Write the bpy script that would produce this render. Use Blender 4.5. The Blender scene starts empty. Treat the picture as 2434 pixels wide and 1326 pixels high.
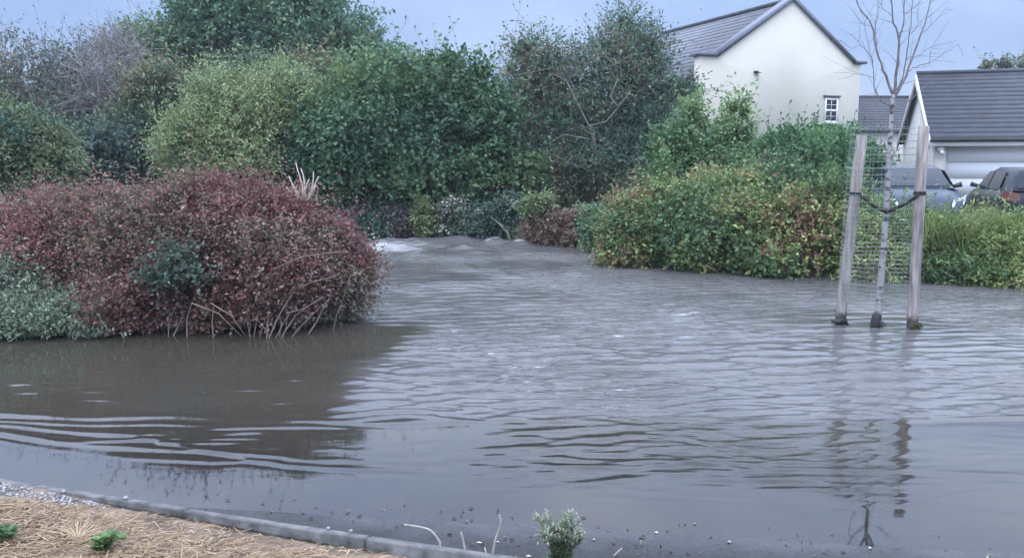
import bpy, math, random
import numpy as np
from mathutils import Vector

sc = bpy.context.scene
col = sc.collection
R = math.radians

# ------------------------------------------------------------------ camera
CAM_H, PITCH, FPX = 1.55, R(8.0), 2000.0
cam = bpy.data.cameras.new("camera")
cam.sensor_width = 36.0
cam.lens = 36.0 * FPX / 2434.0
cam.clip_start, cam.clip_end = 0.05, 3000.0
cam_o = bpy.data.objects.new("camera", cam)
cam_o.location = (0, 0, CAM_H)
cam_o.rotation_euler = (R(90) - PITCH, 0, 0)
col.objects.link(cam_o)
sc.camera = cam_o

# ------------------------------------------------------------------ sky
SUN_EL, SUN_AZ = R(62), R(205)
world = bpy.data.worlds.new("World")
sc.world = world
world.use_nodes = True
nt = world.node_tree
nt.nodes.clear()
n_out = nt.nodes.new("ShaderNodeOutputWorld")
n_bg = nt.nodes.new("ShaderNodeBackground")
n_sky = nt.nodes.new("ShaderNodeTexSky")
n_sky.sky_type = 'NISHITA'
n_sky.sun_disc = False
n_sky.sun_elevation = SUN_EL
n_sky.sun_rotation = SUN_AZ
n_sky.air_density, n_sky.dust_density, n_sky.ozone_density = 1.0, 2.0, 1.0
n_tc = nt.nodes.new("ShaderNodeTexCoord")
n_sep = nt.nodes.new("ShaderNodeSeparateXYZ")
nt.links.new(n_tc.outputs["Generated"], n_sep.inputs[0])
n_ramp = nt.nodes.new("ShaderNodeValToRGB")          # cloud deck, brighter overhead like any overcast sky
cr = n_ramp.color_ramp
cr.elements[0].position, cr.elements[0].color = 0.0, (1.95, 2.8, 4.95, 1)
cr.elements[1].position, cr.elements[1].color = 1.0, (18.0, 20.5, 26.5, 1)
e = cr.elements.new(0.19); e.color = (2.3, 3.25, 5.6, 1)
e = cr.elements.new(0.29); e.color = (9.0, 11.4, 17.0, 1)
e = cr.elements.new(0.42); e.color = (13.5, 16.2, 23.0, 1)
nt.links.new(n_sep.outputs[2], n_ramp.inputs[0])
n_noise = nt.nodes.new("ShaderNodeTexNoise")
n_noise.inputs["Scale"].default_value = 3.4
n_noise.inputs["Detail"].default_value = 4.0
n_map = nt.nodes.new("ShaderNodeMapping")
n_map.inputs["Scale"].default_value = (1, 1, 3.0)
nt.links.new(n_tc.outputs["Generated"], n_map.inputs[0])
nt.links.new(n_map.outputs[0], n_noise.inputs["Vector"])
n_cr2 = nt.nodes.new("ShaderNodeValToRGB")
n_cr2.color_ramp.elements[0].position, n_cr2.color_ramp.elements[0].color = .36, (.93, .95, .98, 1)
n_cr2.color_ramp.elements[1].position, n_cr2.color_ramp.elements[1].color = .66, (1.34, 1.24, 1.10, 1)
nt.links.new(n_noise.outputs[0], n_cr2.inputs[0])
n_mul = nt.nodes.new("ShaderNodeMix"); n_mul.data_type = 'RGBA'; n_mul.blend_type = 'MULTIPLY'
n_mul.inputs[0].default_value = 1.0
nt.links.new(n_ramp.outputs[0], n_mul.inputs[6])
nt.links.new(n_cr2.outputs[0], n_mul.inputs[7])
n_mix = nt.nodes.new("ShaderNodeMix"); n_mix.data_type = 'RGBA'
n_mix.inputs[0].default_value = 0.82
nt.links.new(n_sky.outputs[0], n_mix.inputs[6])
nt.links.new(n_mul.outputs[2], n_mix.inputs[7])
nt.links.new(n_mix.outputs[2], n_bg.inputs[0])
n_bg.inputs[1].default_value = 0.10
nt.links.new(n_bg.outputs[0], n_out.inputs[0])

# ------------------------------------------------------------------ sun behind the cloud
sun = bpy.data.lights.new("sun", 'SUN')
sun.energy, sun.angle, sun.color = 0.6, R(30), (1.0, 0.97, 0.93)
sun_o = bpy.data.objects.new("sun", sun)
sv = Vector((math.sin(SUN_AZ) * math.cos(SUN_EL), math.cos(SUN_AZ) * math.cos(SUN_EL), math.sin(SUN_EL)))
sun_o.rotation_euler = (-sv).to_track_quat('-Z', 'Y').to_euler()
sun_o.location = (0, -10, 30)
col.objects.link(sun_o)

vs = sc.view_settings
vs.view_transform, vs.look = 'Standard', 'None'
vs.exposure, vs.gamma, vs.use_curve_mapping = 0.75, 1.0, False

# ------------------------------------------------------------------ helpers
def ray(x, y):
    dx, dy = (x - 1217.0) / FPX, (663.0 - y) / FPX
    return np.array([dx, math.cos(PITCH) + dy * math.sin(PITCH), -math.sin(PITCH) + dy * math.cos(PITCH)])

def P(x, y, Y):                      # survey note (photo column, row) at a known distance -> metres
    r = ray(x, y)
    return np.array([0, 0, CAM_H]) + r * (Y / r[1])

def G(x, y, z=0.0):                  # the same, for a point on level ground at height z
    r = ray(x, y)
    return np.array([0, 0, CAM_H]) + r * ((z - CAM_H) / r[2])

def norm(a):
    return a / np.maximum(np.linalg.norm(a, axis=-1, keepdims=True), 1e-9)

def setp(o, label=None, cat=None, group=None, kind=None):
    if label: o["label"] = label
    if cat: o["category"] = cat
    if group: o["group"] = group
    if kind: o["kind"] = kind
    return o

def thing(name, loc, label, cat, group=None):
    o = bpy.data.objects.new(name, None)
    o.empty_display_size = 0.2
    o.location = tuple(float(v) for v in loc)
    col.objects.link(o)
    return setp(o, label, cat, group)

def world_loc(o):
    v = Vector((0, 0, 0))
    while o is not None:
        v = v + o.location
        o = o.parent
    return np.array(v)

class MB:
    """collects geometry (world metres) and links it as one mesh object"""
    def __init__(self):
        self.v, self.q, self.t, self.c, self.n = [], [], [], [], 0
        self.hascol = False
    def add(self, v, q=None, t=None, c=None):
        v = np.asarray(v, float).reshape(-1, 3)
        if q is not None and len(q): self.q.append(np.asarray(q, int).reshape(-1, 4) + self.n)
        if t is not None and len(t): self.t.append(np.asarray(t, int).reshape(-1, 3) + self.n)
        if c is not None: self.hascol = True
        cc = np.ones((len(v), 3)) if c is None else np.broadcast_to(np.asarray(c, float), (len(v), 3))
        self.v.append(v); self.c.append(cc); self.n += len(v)
        return self
    def box(self, c, s, rz=0.0, c3=None):
        c, s = np.asarray(c, float), np.asarray(s, float) / 2
        k = np.array([[-1,-1,-1],[1,-1,-1],[1,1,-1],[-1,1,-1],[-1,-1,1],[1,-1,1],[1,1,1],[-1,1,1]], float) * s
        ca, sa = math.cos(rz), math.sin(rz)
        k = np.stack([k[:,0]*ca - k[:,1]*sa, k[:,0]*sa + k[:,1]*ca, k[:,2]], 1) + c
        return self.add(k, [[0,3,2,1],[4,5,6,7],[0,1,5,4],[1,2,6,5],[2,3,7,6],[3,0,4,7]], c=c3)
    def hexa(self, pts, c3=None):    # eight corners, bottom ring then top ring
        return self.add(pts, [[0,3,2,1],[4,5,6,7],[0,1,5,4],[1,2,6,5],[2,3,7,6],[3,0,4,7]], c=c3)
    def tube(self, pts, radii, sides=8, caps=True, c3=None):
        pts = np.asarray(pts, float)
        radii = np.broadcast_to(np.asarray(radii, float), (len(pts),))
        tan = norm(np.gradient(pts, axis=0))
        ref = np.array([1.0, 0, 0]) if abs(tan[0][0]) < .8 else np.array([0, 1.0, 0])
        a = norm(np.cross(tan, ref)); b = np.cross(tan, a)
        th = np.linspace(0, 2*math.pi, sides, endpoint=False)
        v = (pts[:,None,:] + radii[:,None,None] * (np.cos(th)[None,:,None]*a[:,None,:] + np.sin(th)[None,:,None]*b[:,None,:])).reshape(-1,3)
        q = []
        for i in range(len(pts)-1):
            for k in range(sides):
                k2 = (k+1) % sides
                q.append([i*sides+k, i*sides+k2, (i+1)*sides+k2, (i+1)*sides+k])
        t = []
        if caps:
            n0 = len(v)
            v = np.vstack([v, pts[0], pts[-1]])
            for k in range(sides):
                k2 = (k+1) % sides
                t.append([n0, k2, k]); t.append([n0+1, (len(pts)-1)*sides+k, (len(pts)-1)*sides+k2])
        return self.add(v, q, t, c=c3)
    def build(self, name, mat, parent=None, smooth=False):
        v = np.vstack(self.v)
        if parent is not None: v = v - world_loc(parent)
        q = np.vstack(self.q) if self.q else np.zeros((0,4), int)
        t = np.vstack(self.t) if self.t else np.zeros((0,3), int)
        me = bpy.data.meshes.new(name)
        me.vertices.add(len(v)); me.vertices.foreach_set("co", v.astype(np.float32).ravel())
        loops = np.concatenate([q.ravel(), t.ravel()]).astype(np.int32)
        me.loops.add(len(loops)); me.loops.foreach_set("vertex_index", loops)
        tot = np.concatenate([np.full(len(q), 4), np.full(len(t), 3)]).astype(np.int32)
        st = np.concatenate([[0], np.cumsum(tot)[:-1]]).astype(np.int32) if len(tot) else tot
        me.polygons.add(len(tot)); me.polygons.foreach_set("loop_start", st); me.polygons.foreach_set("loop_total", tot)
        if smooth: me.polygons.foreach_set("use_smooth", np.ones(len(tot), bool))
        if self.hascol:
            c = np.vstack(self.c)
            at = me.attributes.new("tint", 'FLOAT_COLOR', 'POINT')
            at.data.foreach_set("color", np.hstack([c, np.ones((len(c),1))]).astype(np.float32).ravel())
        me.update(calc_edges=True)
        me.materials.append(mat)
        o = bpy.data.objects.new(name, me)
        col.objects.link(o)
        if parent is not None: o.parent = parent
        return o

# ------------------------------------------------------------------ materials
def newmat(name):
    m = bpy.data.materials.new(name); m.use_nodes = True
    t = m.node_tree
    b = t.nodes["Principled BSDF"]
    return m, t, b

def lk(t, a, b): t.links.new(a, b)

def m_plain(name, rgb, rough=.6, metal=0.0, noise=0.0, scale=8.0, bump=0.0, bscale=40.0, spec=.5, coat=0.0, stretch=None):
    m, t, b = newmat(name)
    b.inputs["Roughness"].default_value = rough
    b.inputs["Metallic"].default_value = metal
    b.inputs["Specular IOR Level"].default_value = spec
    b.inputs["Coat Weight"].default_value = coat
    b.inputs["Coat Roughness"].default_value = .05
    b.inputs["Base Color"].default_value = (*rgb, 1)
    tc = t.nodes.new("ShaderNodeTexCoord")
    vec = tc.outputs["Object"]
    if stretch:
        mp = t.nodes.new("ShaderNodeMapping"); mp.inputs["Scale"].default_value = stretch
        lk(t, vec, mp.inputs[0]); vec = mp.outputs[0]
    if noise:
        n = t.nodes.new("ShaderNodeTexNoise"); n.inputs["Scale"].default_value = scale; n.inputs["Detail"].default_value = 6
        lk(t, vec, n.inputs["Vector"])
        r = t.nodes.new("ShaderNodeValToRGB")
        r.color_ramp.elements[0].position, r.color_ramp.elements[1].position = .3, .7
        r.color_ramp.elements[0].color = (*[c*(1-noise) for c in rgb], 1)
        r.color_ramp.elements[1].color = (*[min(1, c*(1+noise)) for c in rgb], 1)
        lk(t, n.outputs[0], r.inputs[0]); lk(t, r.outputs[0], b.inputs["Base Color"])
    if bump:
        n2 = t.nodes.new("ShaderNodeTexNoise"); n2.inputs["Scale"].default_value = bscale; n2.inputs["Detail"].default_value = 5
        lk(t, vec, n2.inputs["Vector"])
        bp = t.nodes.new("ShaderNodeBump"); bp.inputs["Strength"].default_value = bump; bp.inputs["Distance"].default_value = .01
        lk(t, n2.outputs[0], bp.inputs["Height"]); lk(t, bp.outputs[0], b.inputs["Normal"])
    return m

def m_tint(name, rough=.6, trans=.25, spec=.25):
    m, t, b = newmat(name)
    a = t.nodes.new("ShaderNodeAttribute"); a.attribute_name = "tint"
    b.inputs["Roughness"].default_value = rough
    b.inputs["Specular IOR Level"].default_value = spec
    lk(t, a.outputs["Color"], b.inputs["Base Color"])
    if trans:
        tr = t.nodes.new("ShaderNodeBsdfTranslucent"); lk(t, a.outputs["Color"], tr.inputs[0])
        mx = t.nodes.new("ShaderNodeMixShader"); mx.inputs[0].default_value = trans
        lk(t, b.outputs[0], mx.inputs[1]); lk(t, tr.outputs[0], mx.inputs[2])
        lk(t, mx.outputs[0], t.nodes["Material Output"].inputs[0])
    return m

M_LEAF = m_tint("leaf", .5, .35, .4)
M_STRAW = m_tint("straw", .7, .1, .2)
M_TWIG = m_tint("twig", .8, 0, .2)
M_BARK = m_plain("bark", (.10,.085,.07), .85, noise=.4, scale=12, bump=.6, bscale=30)
M_WALL = m_plain("cream render", (.52,.50,.43), .85, noise=.03, scale=.8, bump=.25, bscale=120)
M_WALL2 = m_plain("pale render", (.52,.495,.47), .85, noise=.05, scale=1.5, bump=.25, bscale=120)
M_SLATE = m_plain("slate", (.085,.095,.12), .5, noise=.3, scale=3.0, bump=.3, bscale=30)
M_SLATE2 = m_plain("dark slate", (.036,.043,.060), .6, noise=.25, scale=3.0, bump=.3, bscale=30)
M_LEAD = m_plain("lead coping", (.085,.10,.14), .5, noise=.15, scale=4)
M_UPVC = m_plain("white plastic", (.8,.8,.8), .35)
M_DOOR = m_plain("white garage door", (.66,.68,.72), .4, noise=.02, scale=1)
M_GLASS = m_plain("window glass", (.02,.028,.045), .08, spec=.22)
M_GUTTER = m_plain("black gutter", (.012,.014,.014), .4)
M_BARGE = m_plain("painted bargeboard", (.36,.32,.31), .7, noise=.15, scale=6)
M_WOOD = m_plain("weathered stake", (.26,.235,.22), .85, noise=.5, scale=6, bump=.7, bscale=25, stretch=(6,6,.6))
def wet_foot(m, h0):
    t = m.node_tree; b = t.nodes["Principled BSDF"]
    src = b.inputs["Base Color"].links[0].from_socket
    g = t.nodes.new("ShaderNodeNewGeometry"); sx = t.nodes.new("ShaderNodeSeparateXYZ"); lk(t, g.outputs["Position"], sx.inputs[0])
    n = t.nodes.new("ShaderNodeTexNoise"); n.inputs["Scale"].default_value = 22; lk(t, g.outputs["Position"], n.inputs["Vector"])
    a = t.nodes.new("ShaderNodeMath"); a.operation = 'MULTIPLY_ADD'; a.inputs[1].default_value = .12; lk(t, n.outputs[0], a.inputs[0]); lk(t, sx.outputs[2], a.inputs[2])
    r = t.nodes.new("ShaderNodeMapRange"); r.inputs[1].default_value = h0; r.inputs[2].default_value = h0+.05; r.inputs[3].default_value = 1; r.inputs[4].default_value = 0
    lk(t, a.outputs[0], r.inputs[0])
    mx = t.nodes.new("ShaderNodeMix"); mx.data_type = 'RGBA'; mx.inputs[7].default_value = (.06,.052,.045,1)
    lk(t, r.outputs[0], mx.inputs[0]); lk(t, src, mx.inputs[6]); lk(t, mx.outputs[2], b.inputs["Base Color"])
wet_foot(M_WOOD, .14)
M_RUBBER = m_plain("black rubber", (.012,.013,.015), .6)
M_WIRE = m_plain("galvanised green wire", (.24,.30,.27), .5, metal=.3)
M_FENCE = m_plain("dark green fence", (.03,.055,.05), .5)
M_KERB = m_plain("kerb concrete", (.10,.10,.10), .7, noise=.55, scale=14, bump=.5, bscale=60)
M_SOIL = m_plain("soil", (.15,.112,.08), .95, noise=.5, scale=5, bump=.9, bscale=35)
M_GRAVEL = m_tint("gravel", .8, 0, .3)
M_GROUND = m_plain("earth and turf", (.06,.075,.035), .95, noise=.5, scale=.8, bump=.6, bscale=6)
M_DRIVE = m_plain("drive", (.16,.15,.14), .8, noise=.2, scale=3)
M_MOSS = m_plain("moss", (.045,.05,.02), .95, noise=.4, scale=30, bump=1, bscale=80)
M_CARBLUE = m_plain("silver blue paint", (.034,.05,.086), .4, spec=.25)
M_CARDARK = m_plain("dark grey paint", (.011,.016,.028), .4, spec=.2)
M_LAMP = m_plain("headlamp", (.75,.8,.85), .12, spec=.8, coat=1)
M_TAIL = m_plain("tail lamp", (.13,.05,.03), .2, coat=1)
M_TYRE = m_plain("tyre", (.015,.015,.016), .8)
M_RIM = m_plain("alloy", (.4,.41,.43), .3, metal=.9)
M_BIRD = m_plain("feathers", (.03,.03,.035), .8)

def mat_asphalt():
    m, t, b = newmat("wet asphalt")
    tc = t.nodes.new("ShaderNodeTexCoord")
    v = t.nodes.new("ShaderNodeTexVoronoi"); v.inputs["Scale"].default_value = 110
    n = t.nodes.new("ShaderNodeTexNoise"); n.inputs["Scale"].default_value = 2.2; n.inputs["Detail"].default_value = 6
    lk(t, tc.outputs["Object"], v.inputs["Vector"]); lk(t, tc.outputs["Object"], n.inputs["Vector"])
    r = t.nodes.new("ShaderNodeValToRGB")
    r.color_ramp.elements[0].color = (.018,.019,.021,1); r.color_ramp.elements[1].color = (.055,.055,.058,1)
    lk(t, v.outputs["Color"], r.inputs[0])
    mx = t.nodes.new("ShaderNodeMix"); mx.data_type = 'RGBA'; mx.blend_type = 'MULTIPLY'; mx.inputs[0].default_value = .7
    lk(t, r.outputs[0], mx.inputs[6]); lk(t, n.outputs[0], mx.inputs[7])
    lk(t, mx.outputs[2], b.inputs["Base Color"])
    b.inputs["Roughness"].default_value = .5
    b.inputs["Coat Weight"].default_value = .30; b.inputs["Specular IOR Level"].default_value = .12; b.inputs["Coat Roughness"].default_value = .28; b.inputs["Coat IOR"].default_value = 1.33
    bp = t.nodes.new("ShaderNodeBump"); bp.inputs["Strength"].default_value = .5; bp.inputs["Distance"].default_value = .004
    lk(t, v.outputs["Distance"], bp.inputs["Height"]); lk(t, bp.outputs[0], b.inputs["Normal"])
    # standing film of water close to the flood's edge, breaking up higher on the road
    g = t.nodes.new("ShaderNodeNewGeometry"); sx = t.nodes.new("ShaderNodeSeparateXYZ"); lk(t, g.outputs["Position"], sx.inputs[0])
    nf = t.nodes.new("ShaderNodeTexNoise"); nf.inputs["Scale"].default_value = 5; nf.inputs["Detail"].default_value = 7; lk(t, tc.outputs["Object"], nf.inputs["Vector"])
    ma = t.nodes.new("ShaderNodeMath"); ma.operation = 'MULTIPLY_ADD'; ma.inputs[1].default_value = .010; lk(t, nf.outputs[0], ma.inputs[0]); lk(t, sx.outputs[2], ma.inputs[2])
    for (sock, a_, c_) in (("Coat Weight", .62, .22), ("Coat Roughness", .05, .32)):
        mr = t.nodes.new("ShaderNodeMapRange"); mr.interpolation_type = 'SMOOTHSTEP'
        mr.inputs[1].default_value, mr.inputs[2].default_value = .003, .013
        mr.inputs[3].default_value, mr.inputs[4].default_value = a_, c_
        lk(t, ma.outputs[0], mr.inputs[0]); lk(t, mr.outputs[0], b.inputs[sock])
    b.inputs["Coat IOR"].default_value = 1.39
    return m
M_ASPHALT = mat_asphalt()

def mat_water():
    m = bpy.data.materials.new("flood water"); m.use_nodes = True
    t = m.node_tree; t.nodes.clear()
    out = t.nodes.new("ShaderNodeOutputMaterial")
    aw = t.nodes.new("ShaderNodeAttribute"); aw.attribute_name = "water"     # r: silt opacity, g: foam, b: ripple
    sp = t.nodes.new("ShaderNodeSeparateColor"); lk(t, aw.outputs["Color"], sp.inputs[0])
    tc = t.nodes.new("ShaderNodeTexCoord")
    mp = t.nodes.new("ShaderNodeMapping"); mp.inputs["Scale"].default_value = (4.5, 22.0, 1)
    lk(t, tc.outputs["Object"], mp.inputs[0])
    n = t.nodes.new("ShaderNodeTexNoise"); n.inputs["Scale"].default_value = 1.0; n.inputs["Detail"].default_value = 3.0
    n.inputs["Roughness"].default_value = .5
    n.inputs["Distortion"].default_value = .4
    lk(t, mp.outputs[0], n.inputs["Vector"])
    mh = t.nodes.new("ShaderNodeMath"); mh.operation = 'MULTIPLY'
    lk(t, n.outputs[0], mh.inputs[0]); lk(t, sp.outputs[2], mh.inputs[1])
    bp = t.nodes.new("ShaderNodeBump"); bp.inputs["Strength"].default_value = 1.0; bp.inputs["Distance"].default_value = .024
    lk(t, mh.outputs[0], bp.inputs["Height"])
    # suspended silt, slightly patchy
    n2 = t.nodes.new("ShaderNodeTexNoise"); n2.inputs["Scale"].default_value = .7; n2.inputs["Detail"].default_value = 4
    lk(t, tc.outputs["Object"], n2.inputs["Vector"])
    r = t.nodes.new("ShaderNodeValToRGB")
    r.color_ramp.elements[0].position, r.color_ramp.elements[1].position = .35, .68
    r.color_ramp.elements[0].color = (.044,.0405,.032,1); r.color_ramp.elements[1].color = (.058,.053,.043,1)
    lk(t, n2.outputs[0], r.inputs[0])
    mc = t.nodes.new("ShaderNodeMix"); mc.data_type = 'RGBA'; mc.blend_type = 'MIX'
    lk(t, aw.outputs["Alpha"], mc.inputs[0]); lk(t, r.outputs[0], mc.inputs[6])
    r2 = t.nodes.new("ShaderNodeValToRGB")                                    # churned current carries paler silt and air
    r2.color_ramp.elements[0].position, r2.color_ramp.elements[1].position = .35, .68
    r2.color_ramp.elements[0].color = (.080,.079,.079,1); r2.color_ramp.elements[1].color = (.115,.114,.115,1)
    lk(t, n2.outputs[0], r2.inputs[0]); lk(t, r2.outputs[0], mc.inputs[7])
    df = t.nodes.new("ShaderNodeBsdfDiffuse"); lk(t, mc.outputs[2], df.inputs[0])
    tr = t.nodes.new("ShaderNodeBsdfTransparent")
    mb = t.nodes.new("ShaderNodeMixShader")
    lk(t, sp.outputs[0], mb.inputs[0]); lk(t, tr.outputs[0], mb.inputs[1]); lk(t, df.outputs[0], mb.inputs[2])
    gl = t.nodes.new("ShaderNodeBsdfGlossy"); gl.inputs["Roughness"].default_value = .03
    lk(t, bp.outputs[0], gl.inputs["Normal"])
    fr = t.nodes.new("ShaderNodeFresnel"); fr.inputs[0].default_value = 1.39
    lk(t, bp.outputs[0], fr.inputs["Normal"])
    ms = t.nodes.new("ShaderNodeMixShader")
    lk(t, fr.outputs[0], ms.inputs[0]); lk(t, mb.outputs[0], ms.inputs[1]); lk(t, gl.outputs[0], ms.inputs[2])
    # air-filled foam
    n3 = t.nodes.new("ShaderNodeTexNoise"); n3.inputs["Scale"].default_value = 1.0; n3.inputs["Detail"].default_value = 6
    mp3 = t.nodes.new("ShaderNodeMapping"); mp3.inputs["Scale"].default_value = (4, 12, 4)
    lk(t, tc.outputs["Object"], mp3.inputs[0]); lk(t, mp3.outputs[0], n3.inputs["Vector"])
    ad = t.nodes.new("ShaderNodeMath"); ad.operation = 'ADD'; lk(t, n3.outputs[0], ad.inputs[0]); lk(t, sp.outputs[1], ad.inputs[1])
    mr = t.nodes.new("ShaderNodeMapRange"); mr.inputs[1].default_value = .98; mr.inputs[2].default_value = 1.62
    lk(t, ad.outputs[0], mr.inputs[0])
    fo = t.nodes.new("ShaderNodeBsdfDiffuse"); fo.inputs[0].default_value = (.44,.45,.47,1)
    mf = t.nodes.new("ShaderNodeMixShader")
    lk(t, mr.outputs[0], mf.inputs[0]); lk(t, ms.outputs[0], mf.inputs[1]); lk(t, fo.outputs[0], mf.inputs[2])
    lk(t, mf.outputs[0], out.inputs[0])
    return m
M_WATER = mat_water()

def mat_birch():
    m, t, b = newmat("birch bark")
    tc = t.nodes.new("ShaderNodeTexCoord")
    mp = t.nodes.new("ShaderNodeMapping"); mp.inputs["Scale"].default_value = (8, 8, 22)
    lk(t, tc.outputs["Object"], mp.inputs[0])
    n = t.nodes.new("ShaderNodeTexNoise"); n.inputs["Scale"].default_value = 1.0; n.inputs["Detail"].default_value = 4
    lk(t, mp.outputs[0], n.inputs["Vector"])
    r = t.nodes.new("ShaderNodeValToRGB")
    r.color_ramp.elements[0].position, r.color_ramp.elements[1].position = .36, .48
    r.color_ramp.elements[0].color = (.05,.045,.045,1); r.color_ramp.elements[1].color = (.31,.30,.305,1)
    lk(t, n.outputs[0], r.inputs[0]); lk(t, r.outputs[0], b.inputs["Base Color"])
    b.inputs["Roughness"].default_value = .8
    return m
M_BIRCH = mat_birch()
M_BRANCH = m_plain("young branch", (.165,.15,.155), .8, noise=.3, scale=20)

# ------------------------------------------------------------------ foliage engine
def sines(rng, k, scale):
    d = norm(rng.normal(size=(k, 3))); f = scale * (0.6 + rng.random(k)); ph = rng.random(k) * 6.28
    return lambda p: np.sin((p @ d.T) * f + ph).sum(1) / math.sqrt(k)

def pick(rng, noise_v, palette):
    """palette: [(rgb, weight)], neighbours get neighbouring entries"""
    w = np.cumsum([p[1] for p in palette]); w = w / w[-1]
    u = 0.5 * (1 + np.tanh(noise_v * .9)) * .75 + rng.random(len(noise_v)) * .25
    u = np.argsort(np.argsort(u)) / max(1, len(u))
    return np.array([p[0] for p in palette])[np.searchsorted(w, u, side='right').clip(0, len(palette)-1)]

LEAF_GAIN = 1.75
def leaves(mb, rng, pos, axis, nrm, length, width, colr, fold=.12):
    n = len(pos); colr = np.asarray(colr)*LEAF_GAIN
    axis = norm(axis); side = norm(np.cross(axis, nrm)); up = np.cross(side, axis)
    L = length * (0.45 + 1.0 * rng.random(n)**1.3)[:, None]; W = width * (0.7 + .5 * rng.random(n))[:, None]
    v = np.empty((n, 4, 3))
    v[:,0] = pos
    v[:,1] = pos + axis*L*.5 + side*W*.5 + up*L*fold
    v[:,2] = pos + axis*L
    v[:,3] = pos + axis*L*.5 - side*W*.5 + up*L*fold
    q = np.arange(n*4).reshape(n, 4)
    mb.add(v.reshape(-1,3), q, c=np.repeat(colr, 4, axis=0))

def lobe(x, y, rx, ry, Y, dr=None):
    c = P(x, y, Y); s = Y / FPX
    return (c, np.array([rx*s, (dr if dr is not None else rx*s*.85), ry*s]))

def bumpy(seed, lobes, k=5, size=(.30,.56), shrink=.85):
    rng = np.random.default_rng(seed+500); out = []
    for c, r in lobes:
        out.append((c, r*shrink))
        for _ in range(k):
            d = norm(rng.normal(size=3)); d[2] = d[2]*.8+.15; d[1] -= .25
            d = norm(d); f = rng.uniform(*size)
            rm = r.mean()
            out.append((c + r*shrink*d*rng.uniform(.78,1.02), np.array([1,1,.85])*rm*f*rng.uniform(.8,1.2)))
    return out

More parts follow.
